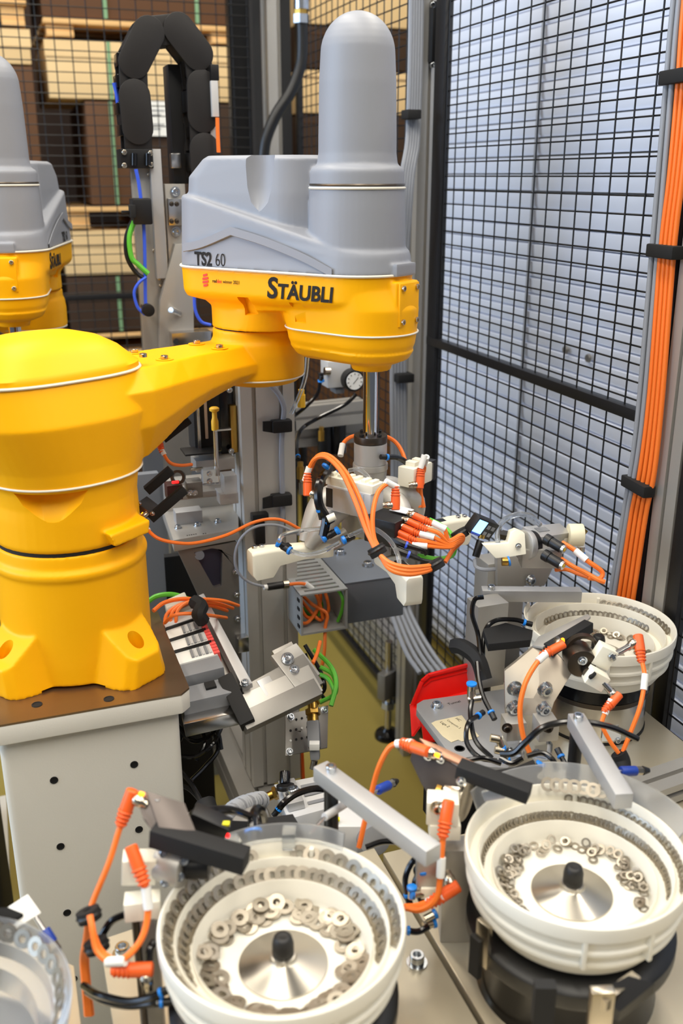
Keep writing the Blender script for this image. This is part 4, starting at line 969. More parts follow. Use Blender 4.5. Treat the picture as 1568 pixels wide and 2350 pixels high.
# arms and fingers
ends = [atZ(590, 1287, ZG), atZ(945, 1345, ZG), atZ(1060, 1210, ZG)]
hub = Q-fx*.0+UP*1.095
for k, e in enumerate(ends):
    d = V((Q.x-e.x, Q.y-e.y, 0)); L = d.length; d.normalize(); s = V((-d.y, d.x, 0))
    def sec(x, w, z0, z1, c=.004): p = V((e.x, e.y, 0))+d*x; return [p+s*w+UP*z0, p+s*w+UP*(z1-c), p+s*(w-c)+UP*z1, p-s*(w-c)+UP*z1, p-s*w+UP*(z1-c), p-s*w+UP*z0]
    z = ZG
    fm = MB().loft([sec(-.012, .013, z-.018, z+.018), sec(-.006, .0145, z-.028, z+.020), sec(.022, .0145, z-.027, z+.020), sec(.034, .0135, z-.010, z+.019), sec(.075, .012, z-.007, z+.016), sec(.115, .016, z-.009, z+.014), sec(.125, .015, z-.009, z+.012)]).build('finger', WHT, g, bevel=.002)
    MB().box(V((e.x, e.y, z+.0205))+d*.045-UP*.002, .022, .014, .0012, d).build('number_tag', BLK, fm)
    for q in (-.002, .010): bolts(fm, [V((e.x, e.y, z+.0195))+d*q+s*.004], UP, .0042, ZINC, False)
    for sd in (-1, 1):
        pts = [V((e.x, e.y, z+.014))+d*.085+s*.010*sd, V((e.x, e.y, z+.040))+d*.10+s*.018*sd, V((e.x, e.y, z+.070))+d*(L*.62)+s*.026*sd, V((e.x, e.y, z+.085))+d*(L*.80)+s*.024*sd, V((e.x, e.y, z+.080))+d*(L*.97)+s*.012*sd]
        q = catmull(pts, 6); MB().tube(q, [.010+.008*math.sin(PI*i/len(q)) for i in range(len(q))], 10, 0).build('arm_strut', ALUC, g)
    MB().tube([V((e.x, e.y, z+.004))+d*.10, V((e.x, e.y, z+.012))+d*.14, V((e.x, e.y, z+.030))+d*(L-.02)], [.013]*20, 10).build('arm_web', ALUC, g)
MB().lathe([(.03, 1.052), (.046, 1.058), (.046, 1.092), (.034, 1.10)], Q, UP, 32).build('hub', ALU, g)
# valve manifold blocks
gb = P(815, 1146, 1.455)
mo = MB().box(gb, .082, .034, .040, fx).build('valve_block', LGREY, g, bevel=.002)
MB().box(gb-fn*.0172, .058, .001, .036, fx).build('side_panel', ALUB, mo, bevel=.0004); MB().box(gb-fn*.0174-fx*.036, .012, .001, .03, fx).build('rating_plate', BLK, mo)
for q, mt in ((-.030, WHT), (.028, WHT), (-.002, WHT)):
    tb_ = MB().box(gb+fx*q+UP*.026, .030, .030, .013, fx).build('terminal', mt, mo, bevel=.001)
    for a in (-1, 1): MB().box(gb+fx*(q+.007*a)+UP*.034, .008, .018, .006, fx).build('terminal_key', WHT, tb_, bevel=.001)
vb = P(898, 1208, 1.43); MB().box(vb, .062, .055, .040, fn).build('distributor', BLK, g, bevel=.002); dl_ = MB().box(P(922, 1170, 1.43), .022, .030, .0012, fn).build('distributor_label', PAPER, g)
rb = P(955, 1086, 1.53); MB().box(rb, .06, .03, .032, fn).build('rear_valve_block', WHT, g, bevel=.002); MB().box(rb+fn*.030, .016, .03, .034, fn).build('rear_block_end', BLK, g, bevel=.002)
for a in (-.012, .006): MB().box(rb+fn*a+UP*.019, .012, .018, .008, fn).build('rear_key', WHT, g, bevel=.001)
# push-in fittings and tubes of the gripper
fl = thing('fitting_cluster', 'black push-in fittings with blue rings under the manifold', 'fitting', P(760, 1230, 1.42))
for (x, y), (dx, dy) in (((638, 1246), (26, 14)), ((664, 1263), (-20, -12)), ((742, 1236), (30, -18)), ((776, 1217), (-26, 16)), ((788, 1240), (30, -14)), ((735, 1170), (6, 26)), ((748, 1070), (14, -20)), ((780, 1075), (16, 22)), ((748, 1200), (20, -12))):
    p = P(x, y, 1.42); d = P(x+dx, y+dy, 1.425)-p; fit(fl, p+d*.8, -d, .0052, max(.016, d.length*.9))
MB().cyl(P(752, 1192, 1.41), P(770, 1184, 1.41), .0058, n=14).build('silencer', WHT, fl, bevel=.001)
MB().tube(PP((756, 1075, 1.46), (738, 1100, 1.43), (730, 1130, 1.42), (734, 1162, 1.42), (748, 1190, 1.42), (742, 1230, 1.42)), .007, 8).build('hose_stub', BLKG, fl)
for k, b in enumerate((((640, 1243, 1.40), (650, 1228, 1.41), (690, 1218, 1.42), (740, 1213, 1.42)), ((668, 1265, 1.39), (700, 1273, 1.385), (740, 1265, 1.39), (780, 1245, 1.40)), ((800, 1230, 1.40), (850, 1212, 1.39), (890, 1235, 1.37), (912, 1270, 1.36), (918, 1300, 1.35)), ((800, 1080, 1.46), (825, 1078, 1.455), (848, 1100, 1.44), (852, 1130, 1.43)))):
    tag(MB().tube(PP(*b), .0034, 8).build('clear_tube', CLEAR), 'clear air tube on the gripper, %s' % ('upper one beside the left finger', 'lower one along the left finger', 'one along the front arm', 'one curled before the tool body')[k], 'tube')
hose('short black hose curving right from the tool body', PP((884, 1049, 1.50), (910, 1050, 1.51), (932, 1062, 1.52), (942, 1090, 1.53)), .0045, fits=(0,))
# orange cables on the gripper
sensor_cable('orange cable arching from the left gripper plug over the manifold', PP((706, 1128, 1.43), (706, 1085, 1.43), (722, 1054, 1.42), (750, 1050, 1.41), (785, 1085, 1.39), (815, 1150, 1.37), (840, 1215, 1.36), (860, 1258, 1.35)), [(0, P(722, 1137, 1.43)-P(706, 1128, 1.43), False)], .0034, sleeves=(.12,), s=1.15)
sensor_cable('second orange cable arching beside it over the manifold', PP((712, 1080, 1.44), (728, 1048, 1.43), (756, 1046, 1.42), (795, 1085, 1.40), (828, 1150, 1.375), (850, 1215, 1.36), (866, 1258, 1.35)), (), .0034)
sensor_cable('orange cable from the front plug bending up and down to the black grommet', PP((908, 1160, 1.385), (908, 1122, 1.385), (892, 1110, 1.38), (868, 1130, 1.37), (856, 1180, 1.36), (858, 1230, 1.355), (870, 1258, 1.35)), [(0, P(890, 1160, 1.385)-P(908, 1160, 1.385), False)], .0034, sleeves=(.28,), s=1.15)
sensor_cable('orange cable looping behind the tool body', PP((782, 1042, 1.54), (790, 1015, 1.55), (815, 1000, 1.56), (870, 998, 1.56), (905, 1012, 1.55), (925, 1042, 1.54), (934, 1080, 1.53)), (), .0034, sleeves=(.08,))
for k in range(2):
    sensor_cable('orange plug cable standing up at the right of the gripper, %s' % ('front one', 'rear one')[k], PP((964+6*k, 1112, 1.50+.02*k), (966+6*k, 1075, 1.50+.02*k), (974+5*k, 1050, 1.50), (972-4*k, 1090, 1.53), (958+8*k, 1130, 1.54), (964+9*k, 1165, 1.54)), [(0, P(948, 1113, 1.50)-P(964, 1112, 1.50), False)] if k == 0 else (), .0034, sleeves=(.3,), s=1.1)
for k, (x, y) in enumerate(((944, 1180), (931, 1193), (918, 1206), (907, 1219), (903, 1232))):
    e = P(1058-3*k, 1228+5*k, 1.40)
    sensor_cable('straight orange plug of the fan of five on the distributor, number %s from above' % ('one', 'two', 'three', 'four', 'five')[k], [P(x+14, y+6, 1.40), P(x+40, y+18, 1.395), P(x+75, y+33-3*k, 1.39), P(1030, 1240+4*k, 1.395), e, P(1062, 1240, 1.41), P(1040, 1262, 1.42), P(1022, 1290, 1.41)], [(0, P(x, y, 1.405)-P(x+14, y+6, 1.40), False)], .0032, sleeves=(.26,) if k % 2 == 0 else ())
for k in range(3):
    cable('orange cable swinging from the left grommet under the distributor to the right grommet', PP((866+3*k, 1268+2*k, 1.345), (895, 1292+7*k, 1.33), (935, 1302+8*k, 1.33), (975, 1300+6*k, 1.345), (1000, 1296+3*k, 1.36)), .0034, ORG, group='orange cables between the two grommets')
for k, b in enumerate((((985, 1192, 1.44), (1012, 1205, 1.44), (1035, 1225, 1.43), (1040, 1250, 1.43)), ((1040, 1262, 1.43), (1030, 1278, 1.42), (1000, 1282, 1.41), (960, 1275, 1.40)), ((1046, 1255, 1.44), (1038, 1275, 1.43), (1010, 1285, 1.42)))):
    cable('green cable in the fan right of the distributor, %s' % ('upper one', 'lower one', 'outer one')[k], PP(*b), .0034, GRN)
for k, b in enumerate((((900, 1236, 1.40), (930, 1250, 1.39), (968, 1262, 1.39), (978, 1272, 1.395)), ((905, 1260, 1.39), (935, 1272, 1.385), (965, 1284, 1.39), (992, 1290, 1.395)))):
    t = thing('black_plug', 'black cable plug under the orange fan, %s' % ('upper', 'lower')[k], 'plug', P(*b[0])); MB().tube(PP(*b), [.0055]*8+[.004]*4+[.0028]*20, 8).build('plug_body', BLK, t); MB().cyl(P(*b[1]), P(b[1][0]+5, b[1][1]+2, b[1][2]), .006, n=10).build('blue_band', BLUC, t)
for x, y, lb in ((866, 1264, 'left black grommet gathering the orange cables on the gripper'), (1000, 1296, 'right black grommet gathering the orange cables of the gripper'), (1056, 1226, 'small black grommet at the tip of the orange fan')):
    d = 1.35 if x < 900 else (1.36 if x < 1030 else 1.42); c = P(x, y, d); ax = (P(x+8, y+14, d)-c).normalized()
    t = thing('grommet', lb, 'grommet', c); MB().ringlathe([(.004, -.007), (.0125, -.007), (.0125, .007), (.004, .007)], c, ax, 20).build('ring', BLKM, t, bevel=.001); MB().ringlathe([(.0125, -.004), (.0142, -.0015), (.0125, .001)], c, ax, 20).build('rim', BLK, t)
# ------------------------------------------------------------------ bench plates and bowl feeders
ZT = .74
BENCH = M('bench_steel', (214, 203, 178), .32, .5, noise=.22, nscale=5, bump=.04, bscale=30)
def bench(label, pts, th=.018, mat=BENCH, z=ZT):
    o = MB().poly([V((p[0], p[1], z-th)) for p in pts], (0, 0, th)).build('bench_plate', mat, bevel=.0015); return tag(o, label, 'plate')
bA = bench('beige steel bench plate in the bottom left corner', [(-.50, .30), (.003, .30), (.003, .925), (-.012, .94), (-.50, .94)])
bB = bench('steel bench plate under the large-washer bowl', [(.035, .30), (.405, .30), (.405, 1.00), (.035, .955)])
bC = bench('wide steel bench plate under the two small-washer bowls', [(.412, .30), (.97, .30), (.97, 1.34), (.66, 1.34), (.66, .985), (.412, .985)])
for nm, (x, y) in (('left', (-.25, .62)), ('middle', (.22, .62)), ('right', (.70, .62))):
    tag(MB().box((x, y, (ZT-.018)/2), .30, .5, ZT-.018).build('workbench', M('frame_dark', (46, 46, 50), .6)), 'dark workbench under the %s bench plate' % nm, 'workbench')
tag(MB().box((.81, 1.2, (ZT-.018)/2), .26, .22, ZT-.018).build('workbench', MATS['frame_dark']), 'dark workbench under the far end of the wide bench plate', 'workbench')
def bench_bolt(px, py, label, r=.0085, z=ZT):
    p = atZ(px, py, z); t = thing('cap_screw', label, 'screw', p)
    MB().lathe([(r*1.45, 0), (r*1.45, .0018)], p, UP, 24).build('washer', ZINC, t)
    MB().lathe([(r, .0018), (r, r*1.35), (r*.9, r*1.5), (r*.58, r*1.5), (r*.52, r*.7), (.0002, r*.65)], p, UP, 20).build('screw_head', ZINC, t)
bench_bolt(957, 2210, 'cap screw on the bench plate right of the large-washer bowl'); bench_bolt(112, 2255, 'cap screw on the bench plate in the bottom left corner'); bench_bolt(282, 2190, 'cap screw on the bench plate left of the large-washer bowl')
def washer_mesh(nm, ro, ri, h, n=20, mat=None):
    m = MB().ringlathe([(ri, -h/2), (ro, -h/2), (ro, h/2), (ri, h/2)], n=n).mesh(nm, sharp=40); m.materials.append(mat or STEEL); return m
WSH = M('washer_steel', (170, 161, 146), .36, .9, noise=.3, nscale=60)
def feeder(c, R, label, drum, steel=False):
    """bowl feeder, c = centre at bench height, R = rim radius"""
    k = R/.12; zr = .915
    t = thing('bowl_feeder', label, 'bowl feeder', (c.x, c.y, ZT)); o = V((c.x, c.y, 0))
    prof = [(.0002, .858), (.060*k, .858), (.082*k, .861), (.0855*k, .866), (.0875*k, .886), (.0885*k, .8875), (.0895*k, .886), (.0895*k, .880), (.1015*k, .8795), (.1035*k, .902), (.1045*k, .9035), (.1058*k, .902), (.1062*k, .896), (.1150*k, .8955), (.1170*k, .9155), (.1185*k, .917), (.1205*k, .916),
            (.1215*k, .912), (.1210*k, .900), (.1180*k, .8985), (.1165*k, .897), (.1155*k, .886), (.1185*k, .8845), (.1185*k, .881), (.1145*k, .879), (.1125*k, .877), (.1110*k, .868), (.1140*k, .8665), (.1140*k, .863), (.1090*k, .861), (.1060*k, .852), (.0985*k, .840), (.06*k, .836), (.0002, .836)]
    b = MB().lathe(prof, o, UP, 96).build('bowl', BOWL, t, sharp=42)
    for a in (-2.05, -1.45, 1.0): 
        d = V((math.cos(a), math.sin(a), 0)); MB().box(o+d*.1155*k+UP*.888, .010, .005, .044, d).build('rib', BOWL, b, bevel=.001)
    MB().lathe([(.0445*k, .8585), (.0445*k, .8600), (.0435*k, .8604), (.0145*k, .8668), (.0135*k, .8672), (.0125*k, .871), (.010*k, .8715)], o, UP, 64).build('center_cone', M('turned_steel', (190, 184, 172), .3, 1.0, radial=.85), t, sharp=60)
    MB().lathe([(.0095, .871), (.0108, .873), (.0108, .885), (.0090, .892), (.006, .894), (.004, .8935)], o, UP, 24).build('knob', CORK, t, sharp=50)
    if steel:
        MB().lathe([(.0855*k, .812), (.0895*k, .814), (.0895*k, .834), (.085*k, .836)], o, UP, 64).build('spring_ring', BLKG, t)
        MB().lathe([(.088*k, .804), (.088*k, .812)], o, UP, 64).build('clamp_ring', DST, t); MB().lathe([(.0865*k, ZT+.004), (.0865*k, .804)], o, UP, 64).build('drum', STEEL, t)
        MB().lathe([(.088*k, ZT), (.088*k, ZT+.004)], o, UP, 64).build('drum_foot', BLKM, t)
    else:
        MB().lathe([(.100*k, .806), (.1145*k, .808), (.1155*k, .812), (.1155*k, .826), (.113*k, .829), (.10*k, .834)], o, UP, 64).build('spring_ring', BLK, t)
        MB().lathe([(.1015*k, ZT), (.1015*k, ZT+.004), (.1005*k, ZT+.006), (.1005*k, .806)], o, UP, 64).build('drum', BLKG, t)
    return t
def ang(c, px, py, z): p = atZ(px, py, z); return math.atan2(p.y-c.y, p.x-c.x), math.hypot(p.x-c.x, p.y-c.y)
def spill(c, k, me, r0, r1, zf, n, arcs, label, group, seed, ro, tilt=.35, layers=3):
    rn = random.Random(seed)
    for i in range(n):
        a0, a1_ = rn.choice(arcs); a = math.radians(rn.uniform(a0, a1_)); r = (r0+(r1-r0)*rn.random()**.6)*k
        lay = rn.random()*((r/k-r0)/(r1-r0))
        rot = Matrix.Rotation(a, 3, 'Z') @ Matrix.Rotation(-rn.uniform(0, tilt)*(.3+lay*1.2), 3, 'Y') @ Matrix.Rotation(rn.uniform(-.3, .3)*tilt, 3, 'X')
        o = inst(me.name.split('.')[0], me, None, V((c.x+r*math.cos(a), c.y+r*math.sin(a), zf+.0012+lay*layers*.0035)), rot); tag(o, label, 'washer', group)
def track(c, k, me, r, z, a0, a1_, step, lean, label, group, seed):
    """washers leaning against the wall of a track, one behind the other"""
    rn = random.Random(seed); a = a0
    while a < a1_:
        t = math.radians(a); rr = r*k
        rot = Matrix.Rotation(t, 3, 'Z') @ Matrix.Rotation(-lean+rn.uniform(-.06, .06), 3, 'Y') @ Matrix.Rotation(rn.uniform(.05, .14), 3, 'X')
        o = inst(me.name.split('.')[0], me, None, V((c.x+rr*math.cos(t), c.y+rr*math.sin(t), z+rn.uniform(-.0004, .0004))), rot); tag(o, label, 'washer', group)
        a += step*rn.uniform(.85, 1.25)
def rim_shield(root, c, R, a0, a1_, z0, z1, mat=FROST, th=.002, name='rim_shield', flare=.004):
    MB().ringlathe([(R, z0), (R+th, z0), (R+th+flare, z1), (R+flare, z1)], V((c.x, c.y, 0)), UP, 48, math.radians(a0), math.radians(a1_)).build(name, mat, root, sharp=30)
# --- bowl with the large washers
c1 = atZ(648, 2108, .915); k1 = 1.0
f1 = feeder(c1, .12, 'bowl feeder full of large washers at the bottom of the photo', BLKG)
rim_shield(f1, c1, .1165, 40, 105, .914, .934); rim_shield(f1, c1, .1165, 105, 128, .914, .928)
for a in (70, 100, 122): 
    d = V((math.cos(math.radians(a)), math.sin(math.radians(a)), 0)); MB().box(V((c1.x, c1.y, .918))+d*.117, .016, .014, .022, d).build('shield_block', CLEAR, f1, bevel=.001)
wl = washer_mesh('large_washer', .0092, .0040, .0016, 22, WSH)
spill(c1, 1, wl, .060, .080, .8595, 150, ((-12, 62), (70, 118), (122, 235), (-60, -10), (235, 262), (-100, -62)), 'large steel washer lying on the floor of the front bowl', 'large washers on the floor of the front bowl', 3, .0092, .5, 3)
track(c1, 1, wl, .0975, .8865, -28, 190, 6.6, .86, 'large steel washer leaning on the inner track of the front bowl', 'large washers on the inner track of the front bowl', 4)
track(c1, 1, wl, .1115, .9030, -25, 70, 7.4, .88, 'large steel washer leaning on the outer track of the front bowl', 'large washers on the outer track of the front bowl', 5)
track(c1, 1, wl, .1115, .9030, 92, 205, 8.6, .88, 'large steel washer leaning on the outer track of the front bowl', 'large washers on the outer track of the front bowl', 6)
# --- bowl with small washers at right
c2 = atZ(1322, 1950, .915); k2 = .118/.12
f2 = feeder(c2, .118, 'bowl feeder with thin small washers on a black drum at lower right', BLKG)
ws = washer_mesh('thin_washer', .0056, .0033, .0009, 18, WSH)
spill(c2, k2, ws, .062, .081, .8595, 150, ((60, 172), (92, 172), (-45, 55), (172, 200)), 'thin small washer lying on the floor of the lower right bowl', 'small washers on the floor of the lower right bowl', 8, .0056, .9, 3)
track(c2, k2, ws, .1005, .8852, -40, 200, 3.1, 1.15, 'thin small washer leaning on the inner track of the lower right bowl', 'small washers on the inner track of the lower right bowl', 9)
track(c2, k2, ws, .1130, .9005, -42, 62, 3.8, 1.1, 'thin small washer leaning on the outer track of the lower right bowl', 'small washers on the outer track of the lower right bowl', 10)
rim_shield(f2, c2, .117, -10, 75, .912, .935, flare=.016); rim_shield(f2, c2, .117, 75, 125, .912, .936, flare=.010)
for q in range(7):
    p = atZ(1258+20*q+(4 if q > 3 else 0), 1800+1.8*q+(4 if q > 4 else 0), .925); rot = Matrix.Rotation(math.atan2(p.y-c2.y, p.x-c2.x), 3, 'Z') @ Matrix.Rotation(-.9, 3, 'Y')
    o = inst('thin_washer', ws, None, p, rot); tag(o, 'pale washer in the short row behind the clear rim of the lower right bowl', 'washer', 'washers in the row on the clear chute'); o.scale = (1.5,)*3
# parts mounted on the black drum
t = thing('drum_clip', 'pale spring clip on the side of the black drum', 'clip', V((c2.x-.095, c2.y-.02, .76))); e = P(1110, 2165, 1.01); MB().box(e, .006, .018, .055, V((1, .3, 0))).build('clip_body', NICK, t, bevel=.001); MB().box(P(1092, 2195, 1.02), .006, .014, .05, V((1, .3, 0))).build('clip_rubber', BLKM, t)
t = thing('drum_bracket', 'angled steel bracket with black clamp at the bottom right of the drum', 'bracket', P(1440, 2300, .90)); MB().poly(PP((1365, 2300, .90), (1440, 2262, .90), (1500, 2280, .90), (1420, 2345, .89)), UP*.012).build('clamp', BLK, t); MB().box(P(1378, 2318, .895), .022, .01, .05, V((1, -.3, 0))).build('steel_tab', NICK, t, bevel=.001); MB().box(P(1420, 2275, .90), .05, .01, .012, V((1, .3, 0))).build('steel_lip', NICK, t)
MB().box(P(1248, 2300, .915), .02, .012, .045, V((1, -.4, 0))).build('drum_stop', BLKM, t)
# --- far bowl on the steel drum
c3 = atZ(1378, 1430, .915); k3 = .118/.12
f3 = feeder(c3, .118, 'white bowl feeder on a bright steel drum beside the mesh fence', STEEL, True)
w3 = washer_mesh('small_washer', .0062, .0034, .001, 16, WSH)
spill(c3, k3, w3, .064, .081, .8595, 90, ((-20, 95), (95, 130), (-55, -20)), 'small washer lying on the floor of the far bowl', 'small washers on the floor of the far bowl', 12, .0062, .9, 3)
track(c3, k3, w3, .1005, .8855, 5, 118, 4.6, 1.15, 'small washer on the inner track of the far bowl', 'small washers on the inner track of the far bowl', 13)
track(c3, k3, w3, .1130, .9012, -20, 55, 5.2, 1.1, 'small washer on the outer track of the far bowl', 'small washers on the outer track of the far bowl', 14)
rim_shield(f3, c3, .117, 130, 175, .912, .925, BOWL)
a_, b_ = P(1190, 1745, 1.36), P(1225, 1740, 1.36)
t = thing('rating_plate', 'white paper rating label at the foot of the steel drum', 'label', atZ(1420, 1712, .76)); q = atZ(1420, 1712, .76); n3 = V((q.x-c3.x, q.y-c3.y, 0)).normalized(); MB().box(V((c3.x, c3.y, .762))+n3*.0885, .002, .030, .022, n3).build('sheet', PAPER, t)
for px in (1302, 1430): 
    q = atZ(px, 1712, .752); n3 = V((q.x-c3.x, q.y-c3.y, 0)).normalized(); m = MB().bolt(V((c3.x, c3.y, .752))+n3*.0885, n3, .005); tag(m.build('drum_screw', ZINC), 'screw at the foot of the steel drum, %s' % ('left one' if px < 1400 else 'right one'), 'screw')
# --- clear bowl cut off at the bottom left
c4 = atZ(-165, 2330, .915)
t4 = thing('clear_bowl', 'clear plastic bowl with washers cut off by the bottom left corner', 'bowl feeder', (c4.x, c4.y, ZT))
MB().lathe([(.0002, .858), (.085, .860), (.088, .885), (.100, .886), (.103, .900), (.115, .902), (.119, .915), (.1205, .914), (.117, .895), (.105, .86), (.09, .84), (.0002, .84)], V((c4.x, c4.y, 0)), UP, 72).build('bowl', FROST, t4, sharp=60)
MB().lathe([(.10, ZT), (.10, .83), (.09, .84)], V((c4.x, c4.y, 0)), UP, 48).build('drum', BLKG, t4)
track(c4, 1, wl, .109, .907, -50, 70, 8, 1.05, 'large washer leaning in the clear bowl at the bottom left corner', 'washers in the clear corner bowl', 21)
# ------------------------------------------------------------------ feeder hold-down bars on black posts
def hold_bar(label, a, b, post, z=.955, w=.021, h=.020, scr=None):
    p, q = atZ(*a, z), atZ(*b, z); d = (q-p).normalized(); t = thing('hold_down_bar', label, 'bar', V((post.x, post.y, ZT)))
    MB().bar(p-UP*h/2, q-UP*h/2, w, h).build('bar', ALUB, t, bevel=.0015)
    MB().cyl(V((post.x, post.y, ZT)), V((post.x, post.y, z-h)), .0085, n=16).build('post', BLK, t)
    m = MB(); m.lathe([(.0062, 0), (.0062, .006), (.0054, .007), (.0035, .007), (.003, .003), (.0002, .003)], V((post.x, post.y, z)), UP, 16); m.build('screw', ZINC, t)
    return t
p1 = atZ(760, 1768, .955); hold_bar('grey aluminium bar between the two front bowls', (735, 1752), (996, 1945), p1)
p2 = atZ(1327, 1650, .955); hold_bar('grey aluminium bar reaching over the clear rim of the lower right bowl', (1322, 1636), (1434, 1822), p2)
p3 = atZ(1128, 1352, .955); hold_bar('grey aluminium bar left of the far bowl', (1106, 1350), (1334, 1352), p3)
def rod_sensor(label, a, b, body=BLUD, tip=True):
    t = thing('rod_sensor', label, 'sensor', P(*a)); A, B = P(*a), P(*b); d = (B-A)
    MB().cyl(A, A+d*.45, .0024, n=10).build('rod', STEEL, t); MB().cyl(A+d*.45, A+d*.75, .0062, n=12).build('body', body, t, bevel=.001); MB().cyl(A+d*.75, A+d*.88, .0052, n=6).build('nut', NICK, t); MB().cyl(A+d*.88, B, .0058, .003, 12).build('tail', BLK, t); return t
rod_sensor('blue rod sensor left of the black drum bracket, behind the front bar', (830, 1832, 1.16), (912, 1792, 1.22)); rod_sensor('blue rod sensor pointing right beyond the lower right bowl', (1370, 1772, 1.16), (1490, 1768, 1.18)); rod_sensor('blue rod sensor with black elbow in the bottom left corner', (72, 2090, .98), (136, 2190, .97))
t = thing('air_nozzle', 'thin grey air nozzle behind the large-washer bowl', 'nozzle', P(712, 1912, 1.06)); MB().cyl(P(712, 1912, 1.06), P(745, 1875, 1.08), .0016, n=8).build('needle', STEEL, t); MB().cyl(P(745, 1875, 1.08), P(798, 1842, 1.12), .0045, n=12).build('barrel', LGREY, t)
# ------------------------------------------------------------------ plug/sensor stations
def plate_poly(root, name, pts, th, mat, bevel=.0008): return MB().poly(PP(*pts), th).build(name, mat, root, bevel=bevel)
DARKP = M('dark_anodised', (92, 84, 80), .40, .5, noise=.1, nscale=20)
# station over the large-washer bowl
t = thing('sensor_station', 'dark sensor bracket reaching over the left rim of the large-washer bowl', 'sensor bracket', atZ(320, 2130, ZT))
plate_poly(t, 'top_plate', ((336, 1820, .985), (424, 1848, .982), (464, 1948, .952), (372, 1925, .955)), UP*.003, DARKP)
MB().bar(P(352, 1912, .966), P(566, 1976, .945), .020, .021).build('black_bar', BLKM, t, bevel=.001)
plate_poly(t, 'side_cheek', ((316, 1838, .985), (338, 1822, .985), (372, 1915, .965), (346, 1905, .968), (328, 1880, .97)), VR*.003, DARKP)
MB().bar(P(440, 1868, .99), P(524, 1906, .99), .020, .018).build('light_head', BLK, t, bevel=.001); MB().box(P(518, 1890, .984), .008, .006, .002, VR).build('yellow_mark', M('mark_yellow', (226, 216, 40), .5), t); MB().cyl(P(522, 1917, .985), P(523, 1918, .982), .0022, n=10).build('red_light', M('red_light', (255, 30, 30), .4, emit=(255, 20, 20), estr=3), t)
c = P(392, 1985, .985); MB().cyl(c-VR*.012+VF*.006, c+VR*.016-VF*.004, .020, n=24).build('rotary_drive', ALU, t, bevel=.001); MB().cyl(c+VR*.016, c+VR*.040, .014, n=20).build('drive_boss', BLK, t, bevel=.001)
MB().box(P(320, 1990, .98), .034, .02, .030, VR+VF*.15, UP*.96+VR*.1).build('mount_block', WHT, t, bevel=.001); MB().box(P(328, 2078, .975), .036, .02, .022, VR+VF*.15).build('mount_block', WHT, t, bevel=.001)
MB().bar(P(340, 2100, .975), V((P(340, 2100, .975).x, P(340, 2100, .975).y, ZT)), .012, .016, VR).build('stand', ALUD, t, bevel=.001); MB().cyl(P(312, 2100, .985), V((P(312, 2100, .985).x, P(312, 2100, .985).y, ZT)), .005, n=10).build('stand', DST, t)
bolts(t, PP((375, 1958, .975), (422, 1975, .972), (378, 2025, .975), (412, 2012, .972)), -VF+UP*.4, .0038); bolts(t, PP((362, 1838, .98), (384, 1905, .965)), UP, .0024, None, False)
hose('two-strand black hose running right from the dark sensor bracket', PP((438, 1868, 1.0), (480, 1858, 1.02), (530, 1856, 1.05), (575, 1872, 1.08)), .0034); hose('second black hose beside it behind the large-washer bowl', PP((445, 1876, 1.0), (490, 1866, 1.02), (540, 1864, 1.06), (590, 1882, 1.1)), .0034)
sensor_cable('orange plug with amber light on the dark bracket, its cable hanging down left', PP((300, 1828, .985), (288, 1862, .985), (272, 1910, .985), (250, 1980, .985), (215, 2065, .985), (204, 2100, .98)), [(0, P(328, 1842, .983)-P(300, 1828, .985), True)], .0032, s=1.25)
sensor_cable('orange plug on the upper white block, cable looping beside the bowl', PP((306, 1958, .955), (325, 2010, .95), (338, 2060, .95), (338, 2110, .95), (322, 2160, .945), (285, 2200, .94), (250, 2205, .945), (222, 2180, .95), (212, 2130, .955), (206, 2100, .96)), [(0, P(318, 1985, .975)-P(306, 1958, .955), False)], .0034, sleeves=(.24, .62), s=1.3)
sensor_cable('orange plug lying low beside the bowl base', PP((334, 2225, .945), (300, 2226, .945), (265, 2208, .948), (230, 2180, .955), (210, 2130, .965)), [(0, P(336, 2242, .945)-P(334, 2225, .945), False)], .0034, s=1.3)
for k in range(3): cable('orange cable dropping from the black grommets through the bench gap', PP((203+4*k, 2105, .985), (198+3*k, 2150, 1.0), (190+4*k, 2200, 1.02), (194+4*k, 2260, 1.02), (200+5*k, 2330, 1.02)), .0034, ORG, group='orange cables in the bench gap')
for x, y, lb in ((204, 2100, 'upper black grommet on the orange cables at the bench gap'), (222, 2170, 'lower black grommet on the orange cables at the bench gap')):
    c = P(x, y, .972); t = thing('grommet', lb, 'grommet', c); MB().ringlathe([(.004, -.006), (.0122, -.006), (.0122, .006), (.004, .006)], c, (P(x+6, y+18, .972)-c), 20).build('ring', BLKM, t, bevel=.001); MB().ringlathe([(.0122, -.002), (.0136, 0), (.0122, .002)], c, (P(x+6, y+18, .972)-c), 20).build('rim', BLK, t)
for k, b in enumerate((((192, 2262, 1.0), (225, 2282, .97), (290, 2298, .95), (345, 2290, .94), (378, 2275, .94)), ((200, 2275, 1.0), (240, 2298, .97), (300, 2308, .95), (350, 2302, .94), (380, 2300, .94)), ((232, 2150, .99), (255, 2115, .99), (290, 2098, .985)), ((340, 2230, .95), (345, 2180, .955), (356, 2160, .96)))):
    hose('black air hose beside the bowl base, %s' % ('upper long one', 'lower long one', 'short one behind the grommet', 'short one at the stand')[k], PP(*b), .004, fits=(-1,) if k < 2 else ())
tag(MB().poly(PP((0, 2128, .95), (22, 2140, .95), (94, 2096, .965), (64, 2054, .97), (0, 2096, .96)), V((0, 0, .001))).build('paper_tag', PAPER), 'white paper tag sticking out in the bottom left corner', 'tag')
